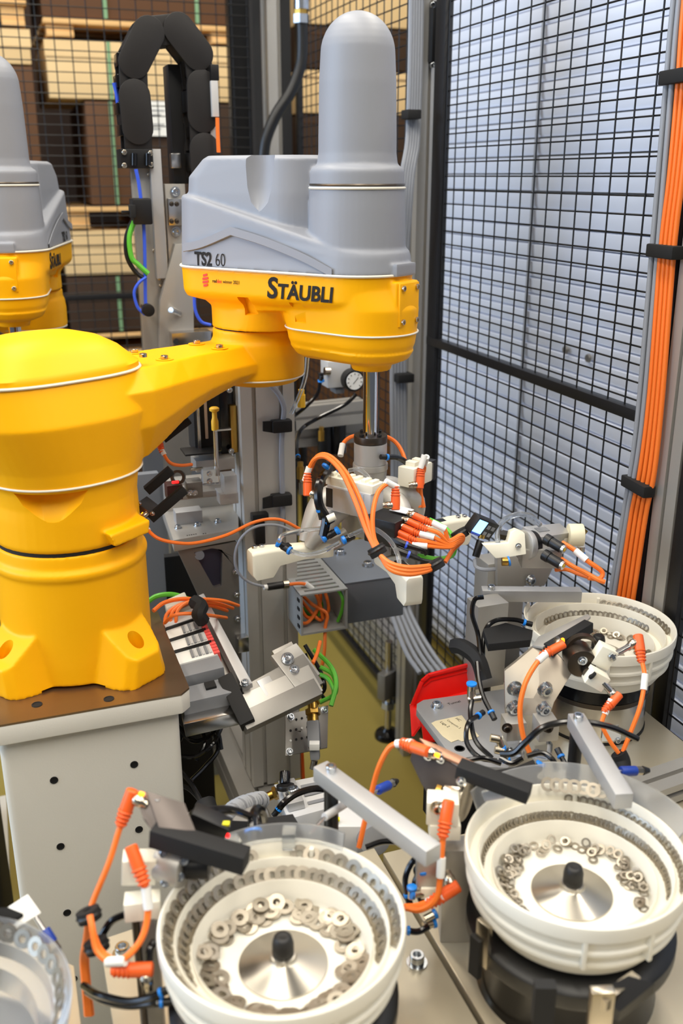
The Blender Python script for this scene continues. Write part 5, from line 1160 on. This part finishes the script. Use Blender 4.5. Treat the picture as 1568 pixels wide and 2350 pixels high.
tag(MB().poly(PP((-30, 2092, .945), (20, 2090, .95), (54, 2104, .955), (20, 2128, .945), (-30, 2138, .94)), V((0, 0, .004))).build('black_flap', BLKM), 'black rubber flap over the white paper tag', 'flap')
# station over the lower right bowl
t = thing('sensor_station', 'dark sensor arm reaching over the left rim of the lower right bowl', 'sensor bracket', atZ(1050, 2150, ZT))
plate_poly(t, 'bent_plate', ((962, 1698, 1.12), (1000, 1712, 1.115), (1150, 1782, 1.085), (1140, 1796, 1.08), (985, 1728, 1.11)), UP*.003, M('copper_brown', (150, 112, 90), .35, .6))
plate_poly(t, 'side_plate', ((950, 1716, 1.12), (985, 1728, 1.11), (1062, 1768, 1.095), (1040, 1830, 1.10), (1000, 1850, 1.11), (968, 1800, 1.12), (942, 1745, 1.125)), VF*.004, DARKP)
MB().bar(P(1052, 1762, 1.09), P(1216, 1822, 1.06), .020, .016).build('black_bar', BLKM, t, bevel=.001)
c = P(1028, 1825, 1.12); MB().cyl(c, c+VR*.020-VF*.012, .024, n=28).build('rotary_drive', NICK, t, bevel=.001); MB().ringlathe([(.013, -.006), (.021, -.006), (.021, 0), (.013, 0)], c-VR*.004, VR-VF*.5, 24).build('drive_ring', BRASS, t)
MB().box(P(1016, 1854, 1.085), .036, .026, .030, VR-VF*.1).build('mount_block', WHT, t, bevel=.0015); MB().box(P(1020, 1900, 1.09), .035, .02, .02, VR).build('mount_block', WHT, t, bevel=.001)
q = P(1052, 1935, 1.11); MB().bar(V((q.x, q.y, ZT)), q+UP*.0, .028, .036, VR).build('stand', ALU, t, bevel=.001); q = P(985, 1985, 1.09); MB().box(q, .03, .03, .045, VR).build('clamp_block', ALU, t, bevel=.001)
bolts(t, PP((1058, 1792, 1.075), (1012, 1742, 1.105), (983, 1735, 1.11)), -VF, .004); bolts(t, PP((1003, 1852, 1.07),), -VF, .006, NICK)
plate_poly(t, 'clear_flap', ((1105, 1822, 1.09), (1150, 1808, 1.08), (1160, 1832, 1.07), (1112, 1840, 1.08)), UP*.004, CLEAR)
sensor_cable('orange plug with amber light at the top of the dark sensor arm', PP((972, 1722, 1.10), (925, 1706, 1.12), (895, 1715, 1.13), (868, 1765, 1.14), (848, 1840, 1.15), (834, 1900, 1.15), (824, 1945, 1.15)), [(0, P(995, 1730, 1.10)-P(972, 1722, 1.10), True)], .0034, sleeves=(.16,), s=1.3)
sensor_cable('orange plug on the white block with its cable hanging past the grey bar', PP((1028, 1852, 1.055), (1018, 1910, 1.05), (1014, 1960, 1.05), (1010, 2020, 1.05), (1000, 2065, 1.05), (965, 2088, 1.06), (932, 2084, 1.07)), [(0, P(1005, 1855, 1.075)-P(1028, 1852, 1.055), False)], .0034, sleeves=(.42,), s=1.3)
sensor_cable('orange plug pointing left below the grey bar', PP((1040, 2040, 1.06), (1005, 2062, 1.06), (960, 2078, 1.07), (930, 2080, 1.08)), [(0, P(1030, 2015, 1.07)-P(1040, 2040, 1.06), False)], .0034, sleeves=(.4,), s=1.3)
for k, b in enumerate((((938, 2062, 1.1), (930, 2020, 1.1), (945, 1980, 1.1), (970, 1960, 1.1)), ((965, 2060, 1.1), (952, 2030, 1.1), (958, 2010, 1.1)), ((968, 1990, 1.1), (955, 1995, 1.1), (960, 2010, 1.1)), ((930, 2135, 1.08), (960, 2138, 1.08), (985, 2125, 1.08)), ((840, 1945, 1.15), (880, 1932, 1.15), (935, 1934, 1.14)))):
    hose('black air hose under the grey bar, %s' % ('large loop', 'small lower loop', 'small upper loop', 'lowest one', 'one behind the large-washer bowl')[k], PP(*b), .0036, fits=(0,) if k != 4 else ())
fl = thing('fitting_block', 'small white block with blue-ringed fittings below the grey bar', 'fitting', P(990, 2035, 1.09)); MB().box(P(985, 2038, 1.09), .02, .02, .014, VR).build('block', WHT, fl, bevel=.001)
for (x, y), d in (((975, 2020), (-.2, 0, 1)), ((970, 2050), (-1, 0, .2)), ((945, 2060), (0, 0, 1)), ((975, 2110), (1, 0, .3)), ((972, 2125), (1, 0, 0))): fit(fl, P(x, y, 1.085), V(d), .0046, .016, NICK)
# station of the far bowl on its own plate with masking tape
ZP = .80
t = thing('tooling_plate', 'grey aluminium base plate with a handwritten masking tape strip', 'base plate', atZ(1080, 1660, ZT))
o = [atZ(*p, ZP) for p in ((972, 1606), (1165, 1580), (1190, 1740), (1165, 1762), (1060, 1756), (1046, 1748), (956, 1628), (957, 1615))]
MB().poly([p-UP*.012 for p in o], UP*.012).build('base_plate', ALUB, t, bevel=.001)
MB().box((o[0]+o[3])/2+V((.03, .03, -.012-(ZP-.012-.60)/2)), .10, .12, ZP-.012-.60).build('base_block', BLKM, t)
tp_ = [atZ(*p, ZP+.0004) for p in ((990, 1660), (1000, 1655), (1060, 1642), (1070, 1655), (1100, 1690), (1088, 1696), (1060, 1702), (1052, 1698), (1036, 1704), (1016, 1690))]
tape = MB().poly(tp_, UP*.0006).build('tape_strip', TAPE, t)
for tx, q, sz in (('HC', (1044, 1649), .0075), ('Composits 2', (1025, 1653), .0058), ('Lage 2', (1009, 1657), .0075)):
    xd = atZ(q[0]+40, q[1]+26, ZP)-atZ(q[0], q[1], ZP); text_on(tx, sz, atZ(*q, ZP+.0012), xd, V((-xd.y, xd.x, 0)), INK, t, 'handwriting', ext=.0001, off=-.0001)
xd = atZ(1075, 1602, ZP)-atZ(1035, 1612, ZP); text_on('Tunnel', .0085, atZ(1030, 1618, ZP+.0003), xd, V((-xd.y, xd.x, 0)), INK, t, 'handwriting', ext=.0001, off=-.0001)
bolts(t, [atZ(1003, 1622, ZP)], UP, .0075); q = atZ(1055, 1718, ZP); MB().lathe([(.008, 0), (.008, .0004), (.0062, .0006), (.006, -.002)], q, UP, 18).build('threaded_hole', BLKM, t)
t = thing('storage_bin', 'open red plastic storage bin behind the masking tape plate', 'storage bin', P(1010, 1640, 1.62))
D_ = 1.60
bt = [P(x, y, D_) for x, y in ((946, 1640), (946, 1616), (968, 1562), (984, 1548), (1083, 1522), (1086, 1582), (1040, 1600), (962, 1616), (960, 1650))]
MB().poly(bt, VF*.005).build('front_wall', RED, t, bevel=.001)
for i in range(4): MB().bar(bt[i]-VF*.003, bt[i+1]-VF*.003, .006, .006, VF).build('rim', RED, t, bevel=.001)
for a, b in (((972, 1574), (988, 1560)), ((988, 1560), (1078, 1537))): MB().bar(P(*a, D_)-VF*.001, P(*b, D_)-VF*.001, .003, .003, VF).build('wall_step', RED, t)
MB().poly([bt[7], bt[5], bt[5]-VF*.10-UP*.01, bt[7]-VF*.10-UP*.01], -UP*.004).build('bin_floor', RED, t)
MB().poly([bt[1], bt[7], bt[7]-VF*.05-UP*.012, bt[0]-VF*.05-UP*.010], -VR*.004).build('side_wall', RED, t)
t = thing('sensor_station', 'steel sensor bracket with four large screws in front of the far bowl', 'sensor bracket', atZ(1215, 1760, ZT))
hb = ((1160, 1640, 1.36), (1158, 1540, 1.37), (1196, 1510, 1.37), (1226, 1484, 1.375), (1262, 1482, 1.37), (1316, 1540, 1.35), (1272, 1612, 1.34), (1262, 1644, 1.335))
plate_poly(t, 'bracket_plate', hb, VF*.006, M('bracket_steel', (160, 151, 137), .42, .7))
plate_poly(t, 'top_arm', ((1222, 1486, 1.375), (1236, 1466, 1.40), (1348, 1414, 1.43), (1356, 1420, 1.425), (1338, 1438, 1.41), (1246, 1490, 1.36)), UP*.004, ALU)
MB().bar(P(1258, 1492, 1.36), P(1352, 1436, 1.41), .016, .016).build('light_head', BLKM, t, bevel=.001)
c = P(1330, 1512, 1.34); MB().cyl(c+VF*.02, c-VF*.016, .0205, n=28).build('rotary_drive', DST, t, bevel=.002); MB().ringlathe([(.019, -.004), (.0235, -.004), (.0235, .006), (.019, .006)], c+VF*.012+VR*.006+UP*.008, VF, 28).build('drive_flange', DST, t); MB().cyl(c-VF*.016+VR*.006-UP*.008, c-VF*.026+VR*.006-UP*.008, .007, n=16).build('shaft', DST, t); bolts(t, [c-VF*.016+UP*.006], -VF, .005)
MB().box(P(1385, 1504, 1.33), .026, .02, .030, VR+UP*-.5, UP+VR*.5).build('mount_block', WHT, t, bevel=.001); MB().box(P(1368, 1556, 1.315), .028, .02, .022, VR-UP*.6, UP+VR*.6).build('mount_block', WHT, t, bevel=.001)
MB().cyl(P(1358, 1548, 1.30), P(1362, 1552, 1.30), .006, n=14).build('bore', BLKM, t)
MB().cyl(P(1396, 1510, 1.32), P(1455, 1478, 1.33), .0042, n=12).build('sensor_rod', STEEL, t); MB().cyl(P(1384, 1566, 1.31), P(1412, 1598, 1.31), .0046, n=12).build('sensor_rod', STEEL, t); MB().cyl(P(1402, 1508, 1.32), P(1408, 1504, 1.32), .0072, n=6).build('nut', ZINC, t)
bolts(t, PP((1180, 1578, 1.355), (1250, 1580, 1.335), (1178, 1622, 1.35), (1247, 1624, 1.33)), -VF*.9+VR*.3-UP*.1, .0085)
for k, (x, y) in enumerate(((1178, 1668), (1252, 1668))): MB().box(P(x, y, 1.345-.02*k), .028, .03, .028, VR+VF*.15).build('cube_block', ALU, t, bevel=.0008); bolts(t, PP((x-14+20*k, y+2, 1.325-.02*k),), -VF, .0055, DST)
for k, (x, y) in enumerate(((1178, 1712), (1240, 1716))): MB().box(P(x, y, 1.345), .026, .026, .026, VR+VF*.15).build('clear_block', CLEAR, t, bevel=.0008); bolts(t, PP((x-8, y+10, 1.325),), -VF, .004)
q = atZ(1130, 1600, ZP); MB().box(V((q.x+.01, q.y+.05, ZP+.075)), .055, .04, .15, XA).build('rear_stand', ALU, t, bevel=.001); plate_poly(t, 'black_cover', ((1108, 1460, 1.42), (1160, 1445, 1.46), (1222, 1462, 1.45), (1216, 1485, 1.42), (1120, 1495, 1.41)), UP*.012, BLKM)
sensor_cable('orange plug on the steel bracket, cable bowing past the large screws', PP((1286, 1482, 1.32), (1258, 1497, 1.32), (1232, 1522, 1.31), (1206, 1568, 1.30), (1194, 1625, 1.30), (1200, 1685, 1.305), (1216, 1728, 1.31)), [(0, P(1280, 1470, 1.335)-P(1286, 1482, 1.32), True)], .0036, sleeves=(.25,), s=1.2)
sensor_cable('orange plug on the upper sensor rod, cable hanging before the steel drum', PP((1466, 1468, 1.33), (1472, 1510, 1.32), (1480, 1555, 1.31), (1470, 1620, 1.30), (1448, 1680, 1.30), (1430, 1725, 1.30)), [(0, P(1450, 1480, 1.33)-P(1466, 1468, 1.33), False)], .0032, sleeves=(.45,), s=1.25)
sensor_cable('orange plug at the end of the lower sensor rod before the steel drum', PP((1416, 1600, 1.305), (1396, 1622, 1.30), (1382, 1660, 1.295), (1400, 1700, 1.295), (1420, 1728, 1.295)), [(0, P(1406, 1590, 1.31)-P(1416, 1600, 1.305), False)], .0030, sleeves=(.25,), s=1.1)
c = P(1426, 1745, 1.30); tag(MB().tube(PP((1420, 1728, 1.30), (1428, 1745, 1.30), (1430, 1765, 1.295)), .011, 12).build('grommet', BLKM), 'black grommet gathering two orange cables before the steel drum', 'grommet')
hose('loose black hose end arching right before the steel drum', PP((1150, 1730, 1.26), (1180, 1728, 1.25), (1205, 1705, 1.245), (1250, 1668, 1.24), (1320, 1656, 1.235), (1400, 1668, 1.235), (1465, 1697, 1.235)), .0042)
for k, b in enumerate((((1110, 1370, 1.42), (1090, 1376, 1.42), (1084, 1410, 1.42), (1098, 1460, 1.42), (1105, 1540, 1.40)), ((1210, 1430, 1.45), (1180, 1422, 1.45), (1135, 1425, 1.44), (1112, 1455, 1.43), (1108, 1530, 1.41)), ((1130, 1640, 1.34), (1110, 1600, 1.36), (1100, 1560, 1.38), (1096, 1520, 1.40)), ((1085, 1600, 1.36), (1080, 1640, 1.34), (1092, 1700, 1.32), (1130, 1740, 1.31)), ((1102, 1640, 1.34), (1075, 1660, 1.32), (1072, 1705, 1.31), (1100, 1738, 1.30), (1140, 1746, 1.30)), ((1148, 1740, 1.30), (1175, 1752, 1.29), (1200, 1740, 1.29)), ((1070, 1745, 1.28), (1110, 1740, 1.28), (1150, 1752, 1.28)), ((1285, 1730, 1.29), (1298, 1755, 1.28), (1306, 1770, 1.27)), ((1210, 1735, 1.28), (1245, 1728, 1.28), (1270, 1745, 1.27), (1276, 1770, 1.27)))):
    hose('black air hose at the taped base plate, %s' % ('leftmost tall one', 'one arching to the far bowl', 'one behind the cube blocks', 'one beside the fitting', 'large loop over the tape', 'one under the clear blocks', 'flat one over the sensor arm', 'short one at right', 'one over the dark arm')[k], PP(*b), .0036, fits=(0,) if k in (1, 2, 4, 7) else ())
t = thing('tee_fitting', 'nickel tee fitting with a blue ring behind the tape strip', 'fitting', P(1085, 1610, 1.36)); MB().cyl(P(1074, 1606, 1.36), P(1104, 1602, 1.36), .006, n=12).build('tee_body', NICK, t); MB().cyl(P(1082, 1604, 1.36), P(1082, 1582, 1.36), .006, n=12).build('tee_stub', NICK, t); fit(t, P(1082, 1584, 1.36), UP, .006, .012, NICK)
for (x, y) in ((1140, 1695), (1150, 1722)):
    t = thing('elbow_fitting', 'nickel elbow fitting beside the clear blocks, %s' % ('upper' if y < 1700 else 'lower'), 'fitting', P(x, y, 1.32)); MB().cyl(P(x-14, y-2, 1.32), P(x+6, y+2, 1.32), .0055, n=12).build('elbow_body', NICK, t); fit(t, P(x+4, y, 1.32), V((.3, -.3, -1)), .005, .018, NICK)
tag(MB().tube(PP((1040, 1482, 1.44), (1060, 1484, 1.43), (1085, 1500, 1.42), (1100, 1520, 1.41), (1112, 1560, 1.405)), [.012]*30, 6).build('velcro_strap', BLKM), 'black strap end curling left of the far bowl station', 'strap')
plq = PP((1115, 1770, 1.22), (1182, 1760, 1.22), (1225, 1742, 1.24), (1235, 1765, 1.21), (1218, 1798, 1.18), (1190, 1812, 1.17))
t = thing('cover_plate', 'flat black cover plate behind the lower right bowl', 'cover', plq[0]-UP*.05); MB().poly(plq, -UP*.02).build('cover', BLKM, t, bevel=.001); MB().cyl(plq[3]-UP*.02, V((plq[3].x, plq[3].y, ZT)), .008, n=10).build('leg', BLK, t)
fit(t, P(1232, 1768, 1.2), V((.6, 0, 1)), .005, .012)
# ------------------------------------------------------------------ turning station behind the far bowl
YT = 1.42
t = thing('turning_station', 'aluminium post with a turning unit and white printed holder left of the far bowl', 'turning unit', atY(1155, 1560, YT))
upbox(t, 'post', (1112, 1196, 1285, 1620), YT, .05, ALU); upbox(t, 'post_groove', (1138, 1146, 1285, 1600), YT-.001, .003, ALUD, 0)
MB().poly([atY(*p, YT-.012) for p in ((1142, 1280), (1286, 1268), (1250, 1345), (1142, 1345))], (0, .012, 0)).build('side_plate', ALU, t, bevel=.001); bolts(t, [atY(1216, 1330, YT-.013)], V((.3, -1, -.2)), .0085)
pt = Patch(P(1200, 1208, 1.47), P(1285, 1200, 1.52), P(1312, 1222, 1.50), P(1236, 1234, 1.45))
m = MB(); pt.box(m, 0, 1, 0, 1, -.045, 0); m.build('drive_block', ALUB, t, bevel=.0015); m = MB(); pt.box(m, .2, .5, .25, .6, 0, .001); m.build('window', MGREY, t); m = MB(); pt.box(m, .86, .98, 1.0, 1.01, -.035, -.01); m.build('type_label', PAPER, t)
MB().box(P(1240, 1275, 1.46), .06, .03, .03, VR).build('lower_block', ALU, t, bevel=.001)
MB().cyl(P(1304, 1228, 1.50), P(1338, 1228, 1.50), .018, n=24).build('motor_cap', M('cap_cream', (232, 226, 196), .5), t, bevel=.002); MB().cyl(P(1200, 1252, 1.455), P(1212, 1251, 1.46), .024, n=28).build('bearing_ring', ALUB, t, bevel=.001); MB().cyl(P(1212, 1251, 1.46), P(1222, 1250, 1.465), .022, n=28).build('bearing_gap', BLK, t)
hd = PP((1108, 1250, 1.40), (1166, 1246, 1.42), (1172, 1222, 1.43), (1186, 1216, 1.435), (1205, 1224, 1.44), (1208, 1272, 1.43), (1172, 1278, 1.42), (1138, 1282, 1.41))
MB().poly(hd, VF*.022-UP*.004).build('printed_holder', WHT, t, bevel=.0015); bolts(t, PP((1190, 1253, 1.425),), -VF, .0035)
MB().bar(P(1148, 1226, 1.46), P(1175, 1232, 1.45), .02, .008).build('rail_end', DST, t); MB().cyl(P(1152, 1288, 1.42), P(1166, 1288, 1.42), .007, n=12).build('ring_fitting', BRASS, t); MB().cyl(P(1166, 1288, 1.42), P(1170, 1287, 1.42), .0078, n=12).build('blue_collar', BLUR, t)
tag(MB().tube(PP((1142, 1246, 1.42), (1143, 1215, 1.43), (1160, 1192, 1.44), (1192, 1180, 1.45), (1220, 1186, 1.46), (1240, 1205, 1.47)), .0042, 8).build('clear_tube', CLEAR), 'clear tube arching over the white printed holder', 'tube')
tag(MB().tube(PP((1090, 1282, 1.42), (1092, 1300, 1.42), (1110, 1307, 1.42), (1136, 1306, 1.43)), .003, 8).build('grey_tube', GCAB), 'thin grey tube left of the turning station', 'tube')
for k, (a, b) in enumerate((((1252, 1236, 1.44), (1296, 1262, 1.42)), ((1248, 1272, 1.43), (1294, 1299, 1.41)))):
    s_ = thing('cylinder_switch', 'black cylinder switch on the turning station, %s one' % ('upper', 'lower')[k], 'sensor', P(*a)); A, B = P(*a), P(*b); d = B-A
    MB().cyl(A, A+d*.3, .0088, n=16).build('collar', BLK, s_, bevel=.001); MB().cyl(A+d*.3, A+d*.88, .0078, n=16).build('body', BLK, s_, bevel=.001); MB().cyl(A+d*.88, B, .0068, n=16).build('face', ZINC, s_); MB().cyl(B, B+d*.02, .003, n=10).build('lens', M('lens_yellow', (220, 190, 40), .3), s_)
sensor_cable('upper orange cable looping right from the cylinder switches', PP((1290, 1245, 1.44), (1318, 1262, 1.43), (1350, 1288, 1.42), (1382, 1312, 1.42), (1376, 1328, 1.42), (1350, 1326, 1.42)), (), .0036, sleeves=(.3,)); sensor_cable('lower orange cable looping right from the cylinder switches', PP((1288, 1282, 1.43), (1315, 1300, 1.42), (1345, 1315, 1.42), (1372, 1330, 1.415), (1388, 1336, 1.415)), (), .0036); sensor_cable('thin orange cable coming from behind the side plate', PP((1276, 1308, 1.48), (1300, 1307, 1.46), (1330, 1318, 1.44), (1360, 1328, 1.43)), (), .003)
t = thing('display_sensor', 'small black sensor with a lit blue display left of the turning station', 'display', P(1100, 1270, 1.44))
x_ = (P(1118, 1192, 1.43)-P(1084, 1178, 1.41)).normalized(); cc = P(1106, 1208, 1.42); u_ = (UP*1.0-VF*.3); u_ = (u_-x_*u_.dot(x_)).normalized()
MB().box(cc, .044, .028, .016, x_, x_.cross(u_)).build('housing', BLK, t, bevel=.001); n_ = x_.cross(u_); n_ = n_ if n_.dot(VF) < 0 else -n_
MB().box(cc+n_*.0082-x_*.011+u_*.001, .018, .021, .001, x_, n_).build('screen', M('screen_blue', (150, 200, 255), .3, emit=(120, 190, 255), estr=2.2), t); MB().box(cc+n_*.0082-x_*.011-u_*.0115, .018, .003, .0012, x_, n_).build('screen_bar', BLUC, t)
for k in range(4): MB().box(cc+n_*.0085+x_*(.005+.009*(k % 2))+u_*(.005-.011*(k//2)), .006, .006, .001, x_, n_).build('key', MGREY, t)
MB().cyl(P(1104, 1236, 1.42), P(1106, 1228, 1.42), .005, n=10).build('nut', BRASS, t); MB().cyl(P(1092, 1278, 1.42), P(1103, 1240, 1.42), .0056, n=12).build('plug', BLK, t, bevel=.001)
t = thing('valve_ear', 'small nickel valve with blue ring at the end of the turning station', 'valve', P(1335, 1250, 1.50)); MB().cyl(P(1334, 1242, 1.5), P(1334, 1256, 1.5), .006, n=12).build('valve_body', PAPER, t); fit(t, P(1334, 1254, 1.5), -UP, .006, .014, NICK); MB().cyl(P(1336, 1228, 1.5), P(1345, 1216, 1.5), .004, n=8).build('screw', BRASS, t)
# ------------------------------------------------------------------ low pneumatics between the front bowls and the column
t = thing('pneumatic_drive', 'grey pneumatic drive with black knob behind the large-washer bowl', 'pneumatic drive', P(690, 1900, 1.4))
pt = Patch(P(628, 1800, 1.50), P(740, 1778, 1.50), P(770, 1850, 1.42), P(660, 1880, 1.40))
m = MB(); pt.box(m, 0, 1.1, 0, 1, -.05, 0); m.build('drive_body', LGREY, t, bevel=.002); m = MB(); pt.box(m, .08, .42, .15, .85, 0, .014); m.build('drive_cap', ALUB, t, bevel=.002)
for k in range(3): m = MB(); pt.box(m, .5, 1.1, .2+.25*k, .28+.25*k, 0, .001); m.build('groove', MGREY, t)
bolts(t, [pt.pt(.28, .6, .014)], pt.n, .009); MB().cyl(P(654, 1800, 1.47), P(654, 1770, 1.48), .0085, n=18).build('knob', BLKG, t, bevel=.003); MB().cyl(P(656, 1812, 1.46), P(655, 1800, 1.46), .014, n=20).build('knob_base', BLK, t, bevel=.002)
m = MB(); m.cyl(P(600, 1836, 1.42), P(628, 1822, 1.42), .007, n=10); m.build('brass_fitting', BRASS, t); MB().cyl(P(628, 1822, 1.42), P(636, 1819, 1.42), .010, n=6).build('brass_nut', BRASS, t)
hose('black hose looping from the pneumatic drive past the black post', PP((636, 1862, 1.36), (652, 1842, 1.36), (680, 1822, 1.37), (720, 1810, 1.38), (760, 1812, 1.38)), .005, fits=(0,))
tag(MB().poly(PP((588, 1880, 1.22), (672, 1868, 1.24), (698, 1912, 1.20), (600, 1920, 1.18)), -UP*.03).build('drive_cover', BLKM), 'dark cover plate right behind the large-washer bowl', 'cover')
hose('thick black hose stub behind the clear rim of the large-washer bowl', PP((582, 1915, 1.07), (580, 1880, 1.08), (588, 1858, 1.10), (602, 1862, 1.12), (606, 1880, 1.14)), .0055, fits=(0,), fr=.008)
t = thing('corrugated_hose', 'grey corrugated hose curving behind the large-washer bowl', 'hose', P(520, 1890, 1.25)); q = PP((512, 1898, 1.22), (528, 1868, 1.26), (552, 1850, 1.30), (582, 1840, 1.34), (602, 1836, 1.38)); MB().tube(q, .011, 10).build('hose_core', MGREY, t)
for k in range(18): qq = catmull(q, 6); i = int(k*(len(qq)-2)/17); MB().ringlathe([(.011, -.0016), (.0132, 0), (.011, .0016)], qq[i], qq[i+1]-qq[i], 12).build('ridge', MGREY, t)
beam('short slotted aluminium rail behind the clear rim of the large-washer bowl', P(522, 1920, 1.20), P(560, 1880, 1.32), .05, .04)
t = thing('valve_island', 'grey valve island in the shadow right of the black post', 'valve', P(800, 1930, 1.3)); MB().box(P(805, 1900, 1.34), .07, .06, .05, VR).build('valve_body', LGREY, t, bevel=.002); MB().box(P(775, 1880, 1.31), .006, .006, .003, VR).build('yellow_mark', MATS['mark_yellow'], t); MB().cyl(P(845, 1910, 1.33), P(862, 1930, 1.3), .022, n=20).build('valve_knob', MGREY, t, bevel=.002)
beam('aluminium rail at the right edge beyond the lower right bowl', atZ(1440, 1830, .76), atZ(1640, 1760, .76), .05, .03)
